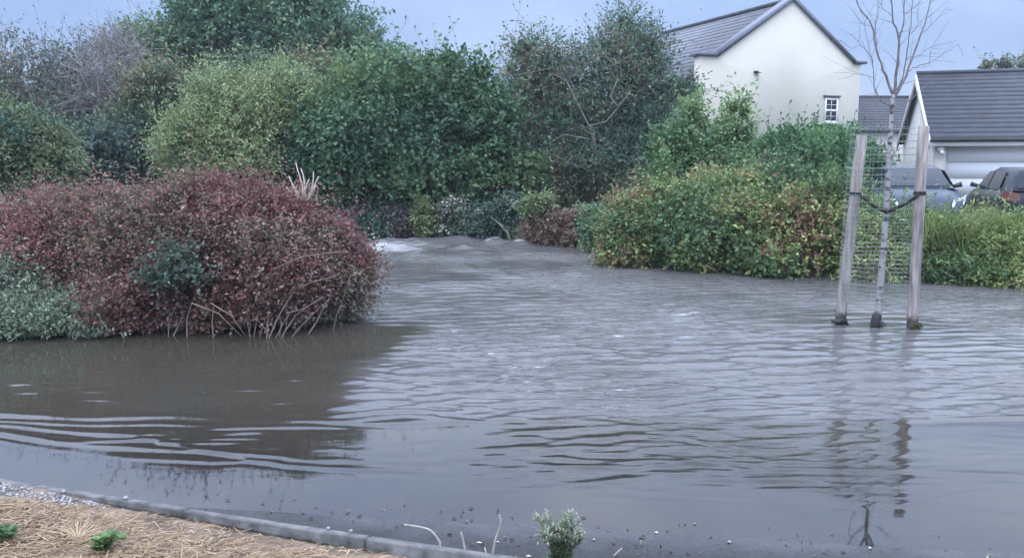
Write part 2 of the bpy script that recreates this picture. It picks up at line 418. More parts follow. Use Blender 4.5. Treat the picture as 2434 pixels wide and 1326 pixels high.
def foliage(seed, lobes, n_twig, per, twig_len, leaf, leafw, palette, out=.7, up=.35, spread=.55, rough=.14,
            gap=.25, fill=.25, cl_scale=1.6, zmin=None, twig_rgb=None, twig_r=.004, shell=.30, jit=.16, keep=None, sparse_top=0.0, shoots=.07, crand=.35):
    rng = np.random.default_rng(seed)
    C = np.array([l[0] for l in lobes]); RR = np.array([l[1] for l in lobes])
    wt = (RR[:,0]*RR[:,2] + RR[:,1]*RR[:,2] + RR[:,0]*RR[:,1]); wt = wt / wt.sum()
    big = sines(rng, 5, cl_scale); fine = sines(rng, 6, cl_scale*3.0)
    idx = rng.choice(len(lobes), int(n_twig*1.6), p=wt)
    d = norm(rng.normal(size=(len(idx), 3)))
    f = 1 - shell * rng.random(len(idx))**1.6
    base = C[idx] + RR[idx]*d
    f = f + rough*big(base) + rough*.6*fine(base)
    p = C[idx] + RR[idx]*d*f[:,None]
    nrm = norm(d / RR[idx])
    ok = np.ones(len(p), bool)
    for k in range(len(lobes)):
        ins = (((p - C[k]) / RR[k])**2).sum(1)
        ok &= ~((ins < .40) & (idx != k))
    ok &= ~(fine(p*1.7) < -1.35 + gap)
    if zmin is not None: ok &= p[:,2] > zmin
    if sparse_top:
        zt = (p[:,2]-p[:,2].min())/(np.ptp(p[:,2])+1e-6)
        ok &= rng.random(len(p)) > sparse_top*np.clip(zt*1.6-.6, 0, 1)
    if keep is not None: ok &= keep(p)
    p, nrm = p[ok][:n_twig], nrm[ok][:n_twig]
    t = norm(out*nrm + np.array([0,0,up]) + spread*rng.normal(size=p.shape))
    mb = MB()
    n = len(p)
    s = (np.arange(per)+rng.random((n,per)))/per
    tl = twig_len*(.5+rng.random((n,1)))
    sh = (rng.random(n) < shoots) & (nrm[:,2] > -.3)
    tl[sh] *= 1.8+1.4*rng.random((sh.sum(),1)); t[sh] = norm(t[sh]+[0,0,.35])
    lp = p[:,None,:] + t[:,None,:]*(s*tl)[:,:,None]
    lp[:,:,2] -= .12*tl*s*s
    lp = lp + rng.normal(size=lp.shape)*leaf*np.where(sh, .12, .35)[:,None,None]
    tt = np.repeat(t, per, 0); nn = np.repeat(nrm, per, 0)
    lp = lp.reshape(-1,3)
    ax = norm(tt*.5 + rng.normal(size=lp.shape)*.7 + np.array([0,0,-.15]))
    ln = norm(nn*.5 + np.array([0,0,.55]) + rng.normal(size=lp.shape)*.55)
    cn = np.repeat(big(p*.8)*.7 + .5*fine(p*.6) + crand*rng.normal(size=n), per)
    cc = pick(rng, cn, palette) * np.exp(rng.normal(size=(len(lp),1))*jit) * np.repeat(np.exp(rng.normal(size=(n,1))*.12), per, 0)
    if zmin is not None:
        k = lp[:,2] > zmin
        lp, ax, ln, cc = lp[k], ax[k], ln[k], cc[k]
    leaves(mb, rng, lp, ax, ln, leaf, leafw, np.clip(cc, .003, .9))
    nf = int(n*per*fill)
    if nf:
        idx = rng.choice(len(lobes), nf, p=wt); d = norm(rng.normal(size=(nf,3)))
        fp = C[idx] + RR[idx]*d*(.25+.5*rng.random((nf,1)))
        if zmin is not None: fp = fp[fp[:,2] > zmin]
        if keep is not None: fp = fp[keep(fp)]
        fc = pick(rng, big(fp), palette)*np.exp(rng.normal(size=(len(fp),1))*.15)
        leaves(mb, rng, fp, rng.normal(size=fp.shape), rng.normal(size=fp.shape), leaf*1.7, leafw*1.9, np.clip(fc,.003,.9))
    tw = None
    if twig_rgb is not None or sh.any():
        tw = MB()
        sel = rng.permutation(n)[:min(n, 2600)] if twig_rgb is not None else np.nonzero(sh)[0]
        if twig_rgb is None: twig_rgb, twig_r = (.075,.068,.055), leaf*.045
        a = p[sel] - t[sel]*tl[sel]*.5; b = p[sel] + t[sel]*tl[sel]*1.0
        b[:,2] -= .12*tl[sel][:,0]
        sd = norm(np.cross(t[sel], rng.normal(size=(len(sel),3)))); s2 = np.cross(t[sel], sd)
        m = len(sel)
        v = np.empty((m,6,3))
        for k in range(3):
            an = k*2.0944
            o = (math.cos(an)*sd + math.sin(an)*s2)
            v[:,k] = a + o*twig_r; v[:,3+k] = b + o*twig_r*.4
        base_i = np.arange(m)[:,None]*6
        q = np.concatenate([base_i+np.array([[0,1,4,3]]), base_i+np.array([[1,2,5,4]]), base_i+np.array([[2,0,3,5]])])
        cc2 = np.repeat(np.array(twig_rgb)[None]*np.exp(rng.normal(size=(m,1))*.25), 6, 0)
        if zmin is not None:
            v[:,:,2] = np.maximum(v[:,:,2], zmin)
        tw.add(v.reshape(-1,3), q, c=cc2)
    return mb, tw

def curve(a, b, bend, k=6, rng=None, wob=0.0):
    a, b = np.asarray(a,float), np.asarray(b,float)
    s = np.linspace(0,1,k)[:,None]
    p = a*(1-s)+b*s + np.asarray(bend)[None]*(4*s*(1-s))
    if rng is not None and wob:
        w = rng.normal(size=p.shape)*wob; w[0]=0; w[-1]=0; p = p + w
    return p

def limbs(seed, base, lobes, r0, fork=.35, extra=2, wob=.06, mb=None):
    rng = np.random.default_rng(seed); base = np.asarray(base, float)
    mb = mb or MB()
    cz = np.mean([l[0][2] for l in lobes]); top = np.mean([l[0] for l in lobes], 0)
    fk = base + (top-base)*fork
    mb.tube(curve(base-[0,0,.4], fk, rng.normal(size=3)*.05, 5), np.linspace(r0*1.25, r0*.8, 5), 8)
    for c, r in lobes:
        end = c + np.array([0,0,r[2]*.5])
        mb.tube(curve(fk, end, [0,0,-.1*r[2]]+rng.normal(size=3)*.1, 7, rng, wob), np.linspace(r0*.62, r0*.12, 7), 6)
        for _ in range(extra):
            d = norm(rng.normal(size=3)); d[2] = abs(d[2])
            st = fk + (end-fk)*(.35+.5*rng.random())
            mb.tube(curve(st, c + r*d*.95, rng.normal(size=3)*.12, 6, rng, wob), np.linspace(r0*.3, r0*.05, 6), 5)
    return mb

def plant(name, label, cat, seed, lobes, base=None, r0=.06, group=None, trunk=True, crown="crown", fork=.35, **kw):
    z0 = kw.pop("base_z", 0.0)
    if base is None:
        c = np.mean([l[0] for l in lobes], 0); base = np.array([c[0], c[1], z0])
    o = thing(name, base, label, cat, group)
    bk = kw.pop("bump_k", 5)
    big_lobes = lobes
    if bk: lobes = bumpy(seed, lobes, bk)
    mb, tw = foliage(seed, lobes, **kw)
    lobes = big_lobes
    mb.build(crown, M_LEAF, o)
    if tw is not None: tw.build("twigs", M_TWIG, o)
    if trunk:
        limbs(seed+7, base, lobes, r0, fork=fork).build("trunk" if cat == "tree" else "stems", M_BARK, o, smooth=True)
    return o

# ================================================================== THE SETTING
# far bank line: distance of the water's edge for each x
EX = np.array([-60, -8, -2.97, .11, 1.15, 1.36, 2.87, 4.33, 6.18, 9.0, 30])
EY = np.array([17.6, 17.4, 17.05, 16.3, 15.7, 13.2, 12.0, 11.15, 10.3, 9.4, 5.0])
K0, K1 = G(0, 1131, .008), G(1266, 1323, .067)       # kerb, far side edge
KD = norm((K1-K0)[:2]); KN = np.array([-KD[1], KD[0]])     # KN points away from the camera, over the road
if KN[1] < 0: KN = -KN
def kerb_z(s): return .008 + .062*np.clip((s-.25)/2.6, -.05, 1.6)
W0, W1 = G(430, 1203)[:2], G(2434, 1318)[:2]
WD = norm(W1-W0); WN = np.array([-WD[1], WD[0]])
if WN[1] < 0: WN = -WN
def road_z(x, y):
    d = (x-W0[0])*WN[0] + (y-W0[1])*WN[1]
    return -.030*np.clip(d, -2, .8) - .07*np.clip(d-.8, 0, 2.6)

def sheet(xs, ys, zf, name, mat):
    X, Y = np.meshgrid(xs, ys)
    Z = zf(X, Y)
    n, m = X.shape
    i = np.arange(n*m).reshape(n, m)
    q = np.stack([i[:-1,:-1], i[:-1,1:], i[1:,1:], i[1:,:-1]], -1).reshape(-1,4)
    return MB().add(np.stack([X,Y,Z],-1).reshape(-1,3), q).build(name, mat, smooth=True)

def sm(a, b, x):
    t = np.clip((x-a)/(b-a), 0, 1); return t*t*(3-2*t)

gx = np.concatenate([-np.geomspace(18, 250, 16)[::-1], np.linspace(-17, 24, 120), np.geomspace(25, 250, 16)])
gy = np.concatenate([-np.geomspace(2, 120, 10)[::-1], np.linspace(-1, 26, 110), np.geomspace(27, 330, 18)])
def ground_z(x, y):
    e = np.interp(x, EX, EY)
    z = -.55 + .70*sm(-.9, .6, y-e) + .05*np.sin(x*1.3)*np.sin(y*.9)*sm(0, 2, y-e)
    return z + .012*np.clip(y-24, 0, 60)*0
setp(sheet(gx, gy, ground_z, "ground", M_GROUND), kind="structure")

# road: a skewed sheet running along the kerb
rs, rt = np.linspace(-9, 9, 60), np.concatenate([np.linspace(-.02, 1.2, 30), np.linspace(1.3, 3.6, 14)])
S, T = np.meshgrid(rs, rt)
RX = K0[0] + KD[0]*S + KN[0]*T; RY = K0[1] + KD[1]*S + KN[1]*T
RZ = road_z(RX, RY)
i = np.arange(S.size).reshape(S.shape)
q = np.stack([i[:-1,:-1], i[:-1,1:], i[1:,1:], i[1:,:-1]], -1).reshape(-1,4)
setp(MB().add(np.stack([RX,RY,RZ],-1).reshape(-1,3), q).build("road", M_ASPHALT, smooth=True), kind="structure")

# ---- the flood
rng = np.random.default_rng(5)
NU, NY = 545, 555
u = np.linspace(-.86, .86, NU)
yy = np.geomspace(2.75, 18.6, NY)
U, Yg = np.meshgrid(u, yy)
X = U*(Yg+.6); Y = Yg.copy()
def wobble(k, s, seed):
    r = np.random.default_rng(seed); a = r.random(k)*6.28; f = s*(.6+.9*r.random(k)); ph = r.random(k)*6.28
    o = np.zeros_like(X)
    for j in range(k): o += np.sin((X*np.cos(a[j])+Y*np.sin(a[j]))*f[j]+ph[j])
    return o/math.sqrt(k)
w1, w2, w3 = wobble(5, 1.2, 1), wobble(5, 3.2, 2), wobble(6, 7.0, 3)
# where the surface is stirred up: lee of the shrubs and the flooded road stay smooth
edge_x = -1.05 + .10*w2 + .05*w3 + .20*np.clip((Y-6)/2, 0, 1)
lee = sm(.22, -.22, X-edge_x) * sm(8.6, 7.6, Y)
y_line = np.interp(X, [G(x,y)[0] for x,y in ((0,985),(400,990),(870,1003),(1217,993),(1500,997),(1980,1000),(2434,985))],
                      [G(x,y)[1] for x,y in ((0,985),(400,990),(870,1003),(1217,993),(1500,997),(1980,1000),(2434,985))])
near = sm(.10, -.10, Y-y_line + .03*w3)
ripple_patch = sm(-.45, .15, X+.1*w2)*sm(2.35, 1.6, X+.15*w2)*sm(3.55, 3.95, Y - .02*X + .08*w2)
rough = (1-lee)*(1-near) + near*ripple_patch*.42*(1-lee) + .035
rough *= (.75+.25*np.tanh(w2+.4*w1)) 
rough = rough*sm(3.2, 3.9, Y+.10*X)
patch = .65 + .35*np.tanh(1.3*w1+.6*w2)           # gusts of rougher and smoother water
h = np.zeros_like(X)
WX = X + .10*w2 + .05*w3; WY = Y + .06*w2 + .035*w3
sp_y = np.gradient(yy)[:,None]
for j in range(64):
    lam = .06*(.34/.06)**rng.random()
    th = math.pi/2 + rng.normal()*.27 + .12
    kx, ky = math.cos(th)*2*math.pi/lam, math.sin(th)*2*math.pi/lam
    ph = rng.random()*6.28
    res = np.clip((lam/sp_y-3.2)/2.5, 0, 1)
    amp = .0026*(lam/.2)**.9
    s = np.sin(kx*WX+ky*WY+ph)
    gmod = .5+.5*np.sin(X*(.7+1.5*rng.random())+Y*(.5+rng.random())+rng.random()*6.28)
    h += amp*res*s*gmod*rough*(.62+.42*patch)*(1+.9*sm(7, 14, Y)+.7*np.exp(-((Y-5.9)/1.0)**2))
hl = .0075*(1+.8*sm(7, 14, Y)); h = hl*np.tanh(h/hl)
# long skewed ripples crossing the flooded road
for j in range(14):
    lam = .09+.15*rng.random(); th = math.pi/2 + .20 + rng.normal()*.10
    kx, ky = math.cos(th)*2*math.pi/lam, math.sin(th)*2*math.pi/lam
    g = np.clip(np.sin(X*(1+2*rng.random())+rng.random()*6.28)*np.sin(Y*(3+3*rng.random())+rng.random()*6), 0, 1)
    h += .0016*(lam/.15)*np.sin(kx*(X+.08*w2)+ky*(Y+.03*w2+.01*w3)+rng.random()*6.28)*g*near*ripple_patch*(1-lee)
# single wave fronts
def front(pts, amp, wid, x0=-99, x1=99, asym=.0):
    global h
    px = [G(a,b)[0] for a,b in pts]; py = [G(a,b)[1] for a,b in pts]
    yl = np.interp(X, px, py) + .016*w3 + .024*w2
    d = (Y-yl)/wid
    env = sm(x0-.3, x0+.3, X)*sm(x1+.3, x1-.3, X)*(.62+.38*np.tanh(1.6*w2*np.sin(X*2.3+amp*4000)+.8*w3))
    h += amp*env*(np.exp(-d*d) - .55*np.exp(-((d+1.7)/1.2)**2))*(.7+.3*np.sin(X*1.7+amp*900))
front(((-300,975),(0,985),(400,990),(870,1003),(1217,993),(1500,997),(1980,1000),(2600,985)), .0085, .045)
front(((-300,1010),(0,1032),(300,1060),(600,1082),(830,1097),(1200,1107),(1700,1118),(2434,1128)), .0062, .032)
front(((0,1010),(300,1030),(600,1095),(900,1122),(1300,1140),(1600,1170),(1980,1193),(2434,1215)), .0042, .028)
front(((0,1000),(200,1004),(450,1010),(820,1016),(900,1018)), .0045, .03, -3.5, -1.0)
front(((0,1048),(300,1085),(500,1100),(700,1093),(900,1100)), .0035, .022, -3.2, -.9)
front(((0,905),(120,925),(250,950),(420,962)), .006, .06, -3.9, -2.3)
front(((1500,1170),(1700,1180),(1980,1196),(2434,1222)), .003, .016, .4, 9)
# the surge coming through the gap
foam = np.zeros_like(X)
def hump(x, y, ax, ay, a, fo):
    global h, foam
    c = G(x, y); e = np.exp(-((X-c[0])/ax)**2-((Y-c[1])/ay)**2)
    h += a*e; foam = np.maximum(foam, fo*e)
hump(1085, 574, .55, .5, .10, .25)
hump(1180, 578, .18, .3, .10, .50); hump(1240, 582, .24, .3, .11, .60)
hump(925, 572, .10, .2, .05, .5); hump(985, 572, .25, .25, .05, .5); hump(1160, 580, .12, .2, .04, .5)
for (a_, b_, n_) in ((460,882,5),(750,852,5),(700,900,4),(300,870,3),(620,945,4),(140,930,6),(560,1040,5),(330,1045,4)):
    for j in range(n_):            # eddies and dribbles in the slack water
        c_ = G(a_+rng.normal()*45, b_+rng.normal()*9)
        d_ = (Y-c_[1]-.06*(X-c_[0]))/.035
        h += .0022*np.exp(-((X-c_[0])/(.08+.10*rng.random()))**2 - (d_/1.8)**2)*np.cos(d_*2.2)
for j in range(26):
    hump(890+rng.random()*420, 572+rng.random()*38, .12+.25*rng.random(), .12+.2*rng.random(), .015+.025*rng.random(), .28+.2*rng.random())
foam = np.maximum(foam, .66*np.exp(-((X+2.3)/1.15)**2-((Y-15.2)/1.6)**2))
foam += .05*(1-lee)*(1-near)*np.tanh(w3)*sm(11, 14, Y)
foam = np.clip(foam*1.28, 0, 1)
depth = -np.where((Y < 7.5), road_z(X, Y), -.4)
depth = np.where(Y > K0[1]+3.2, .4, depth)
h *= sm(.0, .03, depth)
silt = 1-np.exp(-np.clip(depth, 0, 1)/.05)
# closer than the kerb the sheet just runs out under the mulch
wm = MB()
i = np.arange(X.size).reshape(X.shape)
q = np.stack([i[:-1,:-1], i[:-1,1:], i[1:,1:], i[1:,:-1]], -1).reshape(-1,4)
wm.add(np.stack([X,Y,h],-1).reshape(-1,3), q)
water = wm.build("water", M_WATER, smooth=True)
at = water.data.attributes.new("water", 'FLOAT_COLOR', 'POINT')
at.data.foreach_set("color", np.stack([silt.ravel(), foam.ravel(), np.clip(rough*patch,0,1).ravel()*(1+1.3*sm(6,13,Y)).ravel(), np.clip((1-lee)*(1-near),0,1).ravel()], 1).astype(np.float32).ravel())
setp(water, kind="structure")

# ---- kerb stones
kerb = bpy.data.objects.new("kerb", None); col.objects.link(kerb); kerb.location = (K0[0], K0[1], 0)
setp(kerb, kind="structure")
KW, KL = .055, .915
rk = random.Random(4)
s0 = -3.4
for k in range(9):
    a, b = s0+k*KL+.008, s0+(k+1)*KL-.008
    za, zb = kerb_z(a)+rk.uniform(-.003,.003), kerb_z(b)+rk.uniform(-.003,.003)
    def pt(s, t, z): return [K0[0]+KD[0]*s-KN[0]*t, K0[1]+KD[1]*s-KN[1]*t, z]
    ch = .006
    mb = MB()
    prof = [(0,-.2,0),(0,-ch-.006,1),(ch,-.008,1),(KW-ch,0,1),(KW,-ch,1),(KW,-.2,0)]
    nseg = 7
    V = []
    for jx in range(nseg+1):
        s = a+(b-a)*jx/nseg; zt = za+(zb-za)*jx/nseg
        for (t, dz, tp) in prof:
            jw = rk.uniform(-.0022,.0022) if tp else 0
            V.append(pt(s, t+jw, zt+dz+jw))
    Q = []
    for jx in range(nseg):
        for m in range(5):
            Q.append([jx*6+m, jx*6+m+1, (jx+1)*6+m+1, (jx+1)*6+m])
    e0 = [0,1,2,3,4,5]
    Q += [[0,5,4,1],[1,4,3,2]]; o6 = nseg*6
    Q += [[o6+0,o6+1,o6+4,o6+5],[o6+1,o6+2,o6+3,o6+4]]
    mb.add(V, Q).build("kerb_stone", M_KERB, kerb)

# ---- planting bed on the near side
def bed_z(s, t):
    return np.maximum(kerb_z(s) - .032, .009) + .035*sm(.05, .5, t) - .022*np.exp(-((t-.065)/.03)**2)*sm(.3, 1.0, s) + .02*np.sin(s*3.1)*np.sin(t*4.0+1)*sm(.1,.4,t)
ss, ts = np.linspace(-6, 7, 150), np.concatenate([np.linspace(KW+.001, 1.6, 50), np.linspace(1.7, 8, 14)])
S, T = np.meshgrid(ss, ts)
bx, by = K0[0]+KD[0]*S-KN[0]*T, K0[1]+KD[1]*S-KN[1]*T
i = np.arange(S.size).reshape(S.shape)
q = np.stack([i[:-1,:-1], i[:-1,1:], i[1:,1:], i[1:,:-1]], -1).reshape(-1,4)[:, ::-1]
rr = np.random.default_rng(8)
bz = bed_z(S, T) + rr.normal(size=S.shape)*.004
setp(MB().add(np.stack([bx,by,bz],-1).reshape(-1,3), q).build("planting_bed", M_SOIL, smooth=True), kind="structure")

def bedpt(s, t):
    return np.stack([K0[0]+KD[0]*s-KN[0]*t, K0[1]+KD[1]*s-KN[1]*t, bed_z(s, t)], -1)

def st_of(p):
    d = np.asarray(p)[:2]-K0[:2]
    return float(d @ KD), float(-(d @ KN))

# straw: flattened dry stems, thinner beside the kerb, none on the gravel
def in_gravel(s, t): return (t < .42 - .34*np.clip((s+.0)/.8, 0, 1)) & (s < .75)
N = 46000
s = rr.uniform(-1.8, 3.3, N); t = KW + .02 + rr.random(N)**.9*1.35
keep = ~in_gravel(s, t + rr.normal(size=N)*.04) & (rr.random(N) < .25+.75*sm(.13, .32, t))
s, t = s[keep], t[keep]
bp_ = bedpt(s, t); bp_[:,2] += .004 + .022*rr.random(len(s))*sm(.1,.3,t)
fa = sines(rr, 4, 5.0); ang = .5*fa(bp_) + rr.normal(size=len(s))*.8 + .25
ax = np.stack([np.cos(ang), np.sin(ang), rr.normal(size=len(s))*.16], -1)
ln = .022+.075*rr.random(len(s))**2.6
mb = MB()
base_c = np.array([[.29,.205,.125],[.22,.15,.092],[.35,.26,.17],[.13,.085,.058],[.26,.195,.13]])
cc = base_c[rr.choice(5, len(s), p=[.36,.26,.16,.12,.10])]*np.exp(rr.normal(size=(len(s),1))*.16)
axn = norm(ax); side = norm(np.cross(axn, [0,0,1])); w = (.0011+.0017*rr.random((len(s),1)))
a = bp_ - axn*ln[:,None]/2; b = bp_ + axn*ln[:,None]/2
mid = bp_ + np.array([0,0,1])*(.004*rr.random((len(s),1))) + side*rr.normal(size=(len(s),1))*.006
V = np.stack([a-side*w, a+side*w, mid-side*w+[0,0,.0012], mid+side*w, b-side*w*.6, b+side*w*.6], 1)
I = np.arange(len(s))[:,None]*6
mb.add(V.reshape(-1,3), np.concatenate([I+np.array([[0,1,3,2]]), I+np.array([[2,3,5,4]])]), c=np.repeat(cc,6,0))
setp(mb.build("straw_mulch", M_STRAW), "dry tan straw and cut stems spread over the bed beside the kerb", "straw", kind="stuff")

# gravel patch
def stones(mb, pos, size, colr, rng):
    n = len(pos)
    base = np.array([[1,0,0],[-1,0,0],[0,1,0],[0,-1,0],[0,0,1],[0,0,-1]], float)
    tri = np.array([[0,2,4],[2,1,4],[1,3,4],[3,0,4],[2,0,5],[1,2,5],[3,1,5],[0,3,5]])
    an = rng.random(n)*6.28
    v = base[None]*(.7+.6*rng.random((n,6,1)))*size[:,None,None]*np.array([1,.8,.55])
    ca, sa = np.cos(an)[:,None], np.sin(an)[:,None]
    v = np.stack([v[:,:,0]*ca-v[:,:,1]*sa, v[:,:,0]*sa+v[:,:,1]*ca, v[:,:,2]], -1) + pos[:,None,:]
    mb.add(v.reshape(-1,3), t=(tri[None]+np.arange(n)[:,None,None]*6).reshape(-1,3), c=np.repeat(colr,6,0))
N = 8000
s = rr.uniform(-1.9, .95, N); t = KW+.01+rr.random(N)*.45
k = in_gravel(s, t+rr.normal(size=N)*.03) | (rr.random(N) < .10*(t < .3)); s, t = s[k], t[k]
mb = MB()
stones(mb, bedpt(s,t)+[0,0,.003], .004+.009*rr.random(len(s))**2, np.array([.23,.225,.23])*np.exp(rr.normal(size=(len(s),1))*.35), rr)
setp(mb.build("gravel", M_GRAVEL), "patch of grey gravel at the kerb's left end", "gravel", kind="stuff")

# ---- litter the flood left on the road
N = 220
lx = rr.uniform(-1.6, 2.6, N); dd = -rr.random(N)**.8*.55 + .16
lyy = W0[1]+(lx-W0[0])*WD[1]/WD[0] + dd
lp = np.stack([lx, lyy, np.maximum(road_z(lx, lyy), 0)+.003], -1)
sT = (lp[:,:2]-K0[:2]) @ KN
lp = lp[sT > .03]
mb = MB()
n = len(lp)
lc = np.array([[.02,.018,.017],[.05,.04,.032],[.32,.28,.22],[.10,.08,.06]])[rr.choice(4, n, p=[.5,.25,.09,.16])]
leaves(mb, rr, lp, np.stack([rr.normal(size=n), rr.normal(size=n)*.6, rr.normal(size=n)*.12], -1),
       np.stack([rr.normal(size=n)*.25, rr.normal(size=n)*.25, np.ones(n)], -1), .022, .011, lc, fold=.15)
setp(mb.build("leaf_litter", M_TWIG), "dark leaf scraps and grit stranded on the wet road", "litter", kind="stuff")

# drive behind the right hand hedge
setp(MB().add([[5.5,14.2,.16],[30,11.0,.16],[34,26,.16],[9,27,.16]], [[0,1,2,3]]).build("driveway", M_DRIVE), kind="structure")

# damp air over the whole place
mh_ = bpy.data.materials.new("damp air"); mh_.use_nodes = True
mh_.node_tree.nodes.clear()
no_ = mh_.node_tree.nodes.new("ShaderNodeOutputMaterial"); nv_ = mh_.node_tree.nodes.new("ShaderNodeVolumePrincipled")
nv_.inputs["Color"].default_value = (.9, .97, 1.0, 1); nv_.inputs["Density"].default_value = .0009
mh_.node_tree.links.new(nv_.outputs[0], no_.inputs["Volume"])
setp(MB().box((0, 105, 5.6), (520, 470, 14.4)).build("haze", mh_), kind="stuff")

# ================================================================== BUILDINGS
def slate_roof(parent, A, B, C, D, nc, mat, sw=.32, lap=.35, thick=.010):
    """A,B along the eave, C above B, D above A; roof board with overlapping slate courses on it"""
    A, B, C, D = (np.asarray(p, float) for p in (A,B,C,D))
    nrm = norm(np.cross(B-A, D-A))
    if nrm[2] < 0: nrm = -nrm
    m = MB(); m.hexa([A-nrm*.08, B-nrm*.08, C-nrm*.08, D-nrm*.08, A, B, C, D])
    roof = m.build("roof", mat, parent)
    rg = random.Random(int(abs(A[0])*100)+nc)
    for k in range(nc):
        f0, f1 = k/nc, min(1, (k+1+lap)/nc)
        a0, b0 = A+(D-A)*f0, B+(C-B)*f0
        a1, b1 = A+(D-A)*f1, B+(C-B)*f1
        L = np.linalg.norm(b0-a0); ns = max(2, int(L/sw))
        m = MB(); off = .5/ns if k % 2 else 0
        cuts = [0, 1]
        for j in range(len(cuts)-1):
            u0, u1 = cuts[j], cuts[j+1]
            lift = thick*1.7; dn = 0
            dv = norm(A-D)*dn
            p0, p1 = a0+(b0-a0)*u0+dv, a0+(b0-a0)*u1+dv
            p2, p3 = a1+(b1-a1)*u1, a1+(b1-a1)*u0
            m.hexa([p0+nrm*(lift-thick*.7), p1+nrm*(lift-thick*.7), p2+nrm*.003, p3+nrm*.003,
                    p0+nrm*(lift+thick*.3), p1+nrm*(lift+thick*.3), p2+nrm*.010, p3+nrm*.010])
        m.build("slate_course", mat, roof)
    return roof

# ---- the cream house: gable end towards us
hd = norm(np.array([-4.2, 10.6])); hw = np.array([hd[1], -hd[0]])     # depth and width directions
AP = P(1885, -4, 40.0)
def H(w, d, z): return np.array([AP[0]+hw[0]*w+hd[0]*d, AP[1]+hw[1]*w+hd[1]*d, z])
WL, WR = -4.95, 4.2
ZE = P(1690, 128, 38.4)[2]; ZA = AP[2]
house = thing("house", H(0,4,0), "tall cream rendered house with a slate roof and plain gable end", "house")
m = MB()
# gable wall as a thick slab, stepped out to the kneelers
kl, kr = WL+.95, WR-.42
def prism(mb, pts_wz, d0, d1):
    n = len(pts_wz)
    f = [H(w, d0, z) for w, z in pts_wz]; b = [H(w, d1, z) for w, z in pts_wz]
    c0, c1 = np.mean(f,0), np.mean(b,0)
    v = f+b+[c0,c1]; q = []; t = []
    for j in range(n):
        k = (j+1) % n
        q.append([j, k, n+k, n+j]); t.append([2*n, k, j]); t.append([2*n+1, n+j, n+k])
    mb.add(v, q, t)
    return mb
prism(m, [(WL,0),(WR,0),(WR,ZE-.1),(kr,ZE-.1),(0,ZA-.12),(kl,ZE-.1),(WL,ZE-.1)], 0, .4)
LEN = 11.5
m.hexa([H(WL,.4,0),H(WR-.2,.4,0),H(WR-.2,LEN,0),H(WL,LEN,0),H(WL,.4,ZE-.75),H(WR-.2,.4,ZE-.75),H(WR-.2,LEN,ZE-.75),H(WL,LEN,ZE-.75)])
m.build("wall", M_WALL, house)
pitch_l = (ZA-ZE)/(-kl)
def zl(w): return ZA-.12 - pitch_l*abs(w)
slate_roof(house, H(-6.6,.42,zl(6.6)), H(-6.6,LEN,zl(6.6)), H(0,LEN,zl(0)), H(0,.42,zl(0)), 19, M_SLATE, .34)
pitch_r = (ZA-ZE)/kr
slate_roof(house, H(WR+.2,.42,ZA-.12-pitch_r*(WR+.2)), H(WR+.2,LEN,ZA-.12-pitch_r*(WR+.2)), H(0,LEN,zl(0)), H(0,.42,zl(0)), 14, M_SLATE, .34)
cop = MB()
def coping(w0, z0, w1, z1, th=.16, d0=-.10, d1=.62):
    a = norm(np.array([w1-w0, z1-z0])); nn = np.array([-a[1], a[0]])
    if nn[1] < 0: nn = -nn
    q0, q1 = np.array([w0,z0]), np.array([w1,z1])
    cop.hexa([H(q0[0],d0,q0[1]),H(q1[0],d0,q1[1]),H(q1[0],d1,q1[1]),H(q0[0],d1,q0[1]),
              H(*(lambda p:(p[0],d0,p[1]))(q0+nn*th)),H(*(lambda p:(p[0],d0,p[1]))(q1+nn*th)),H(*(lambda p:(p[0],d1,p[1]))(q1+nn*th)),H(*(lambda p:(p[0],d1,p[1]))(q0+nn*th))])
coping(kl-.02, ZE-.12, .02, ZA-.10); coping(-.02, ZA-.10, kr+.02, ZE-.12)
coping(WL-.12, ZE-.105, kl+.06, ZE-.105, .13); coping(kr-.06, ZE-.105, WR+.30, ZE-.105, .13)
cop.build("coping", M_LEAD, house)
rd = MB(); rd.tube([H(0,.6,ZA-.04), H(0,LEN,ZA-.04)], .10, 8); rd.build("ridge_tiles", M_SLATE2, house)
# window
def on_gable(x, y):       # photo column/row -> width/height on the gable plane
    r = ray(x, y); o = np.array([0,0,CAM_H])
    tt = ((AP[:2]-o[:2]) @ hd)/(r[:2] @ hd); p = o+r*tt
    return (p[:2]-AP[:2]) @ hw, p[2]
wx0, wz1 = on_gable(1961, 234); wx1, wz0 = on_gable(1988, 292)
def slab(mb, w0, w1, z0, z1, d0, d1):
    mb.hexa([H(w0,d0,z0),H(w1,d0,z0),H(w1,d1,z0),H(w0,d1,z0),H(w0,d0,z1),H(w1,d0,z1),H(w1,d1,z1),H(w0,d1,z1)])
    return mb
zm = (wz0+wz1)/2
slab(MB(), wx0-.10, wx1+.12, wz1+.06, wz1+.14, -.09, -.003).build("drip_mould", M_LEAD, house)
win = slab(MB(), wx0, wx1, wz0, wz1, -.012, -.002).build("window", M_UPVC, house)
fr = MB()
for (a,b,c,d) in ((wx0,wx0+.07,wz0,wz1),(wx1-.07,wx1,wz0,wz1),(wx0+.07,wx1-.07,wz1-.08,wz1),(wx0+.07,wx1-.07,wz0,wz0+.08),(wx0+.07,wx1-.07,zm-.05,zm+.05)):
    slab(fr, a, b, c, d, -.05, -.012)
wm_ = (wx0+wx1)/2
for (c,d) in ((wz0+.08,zm-.05),(zm+.05,wz1-.08)):
    slab(fr, wm_-.009, wm_+.009, c, d, -.04, -.013)
    z2 = (c+d)/2; slab(fr, wx0+.07, wm_-.015, z2-.009, z2+.009, -.04, -.013); slab(fr, wm_+.015, wx1-.07, z2-.009, z2+.009, -.04, -.013)
fr.build("frame", M_UPVC, win)
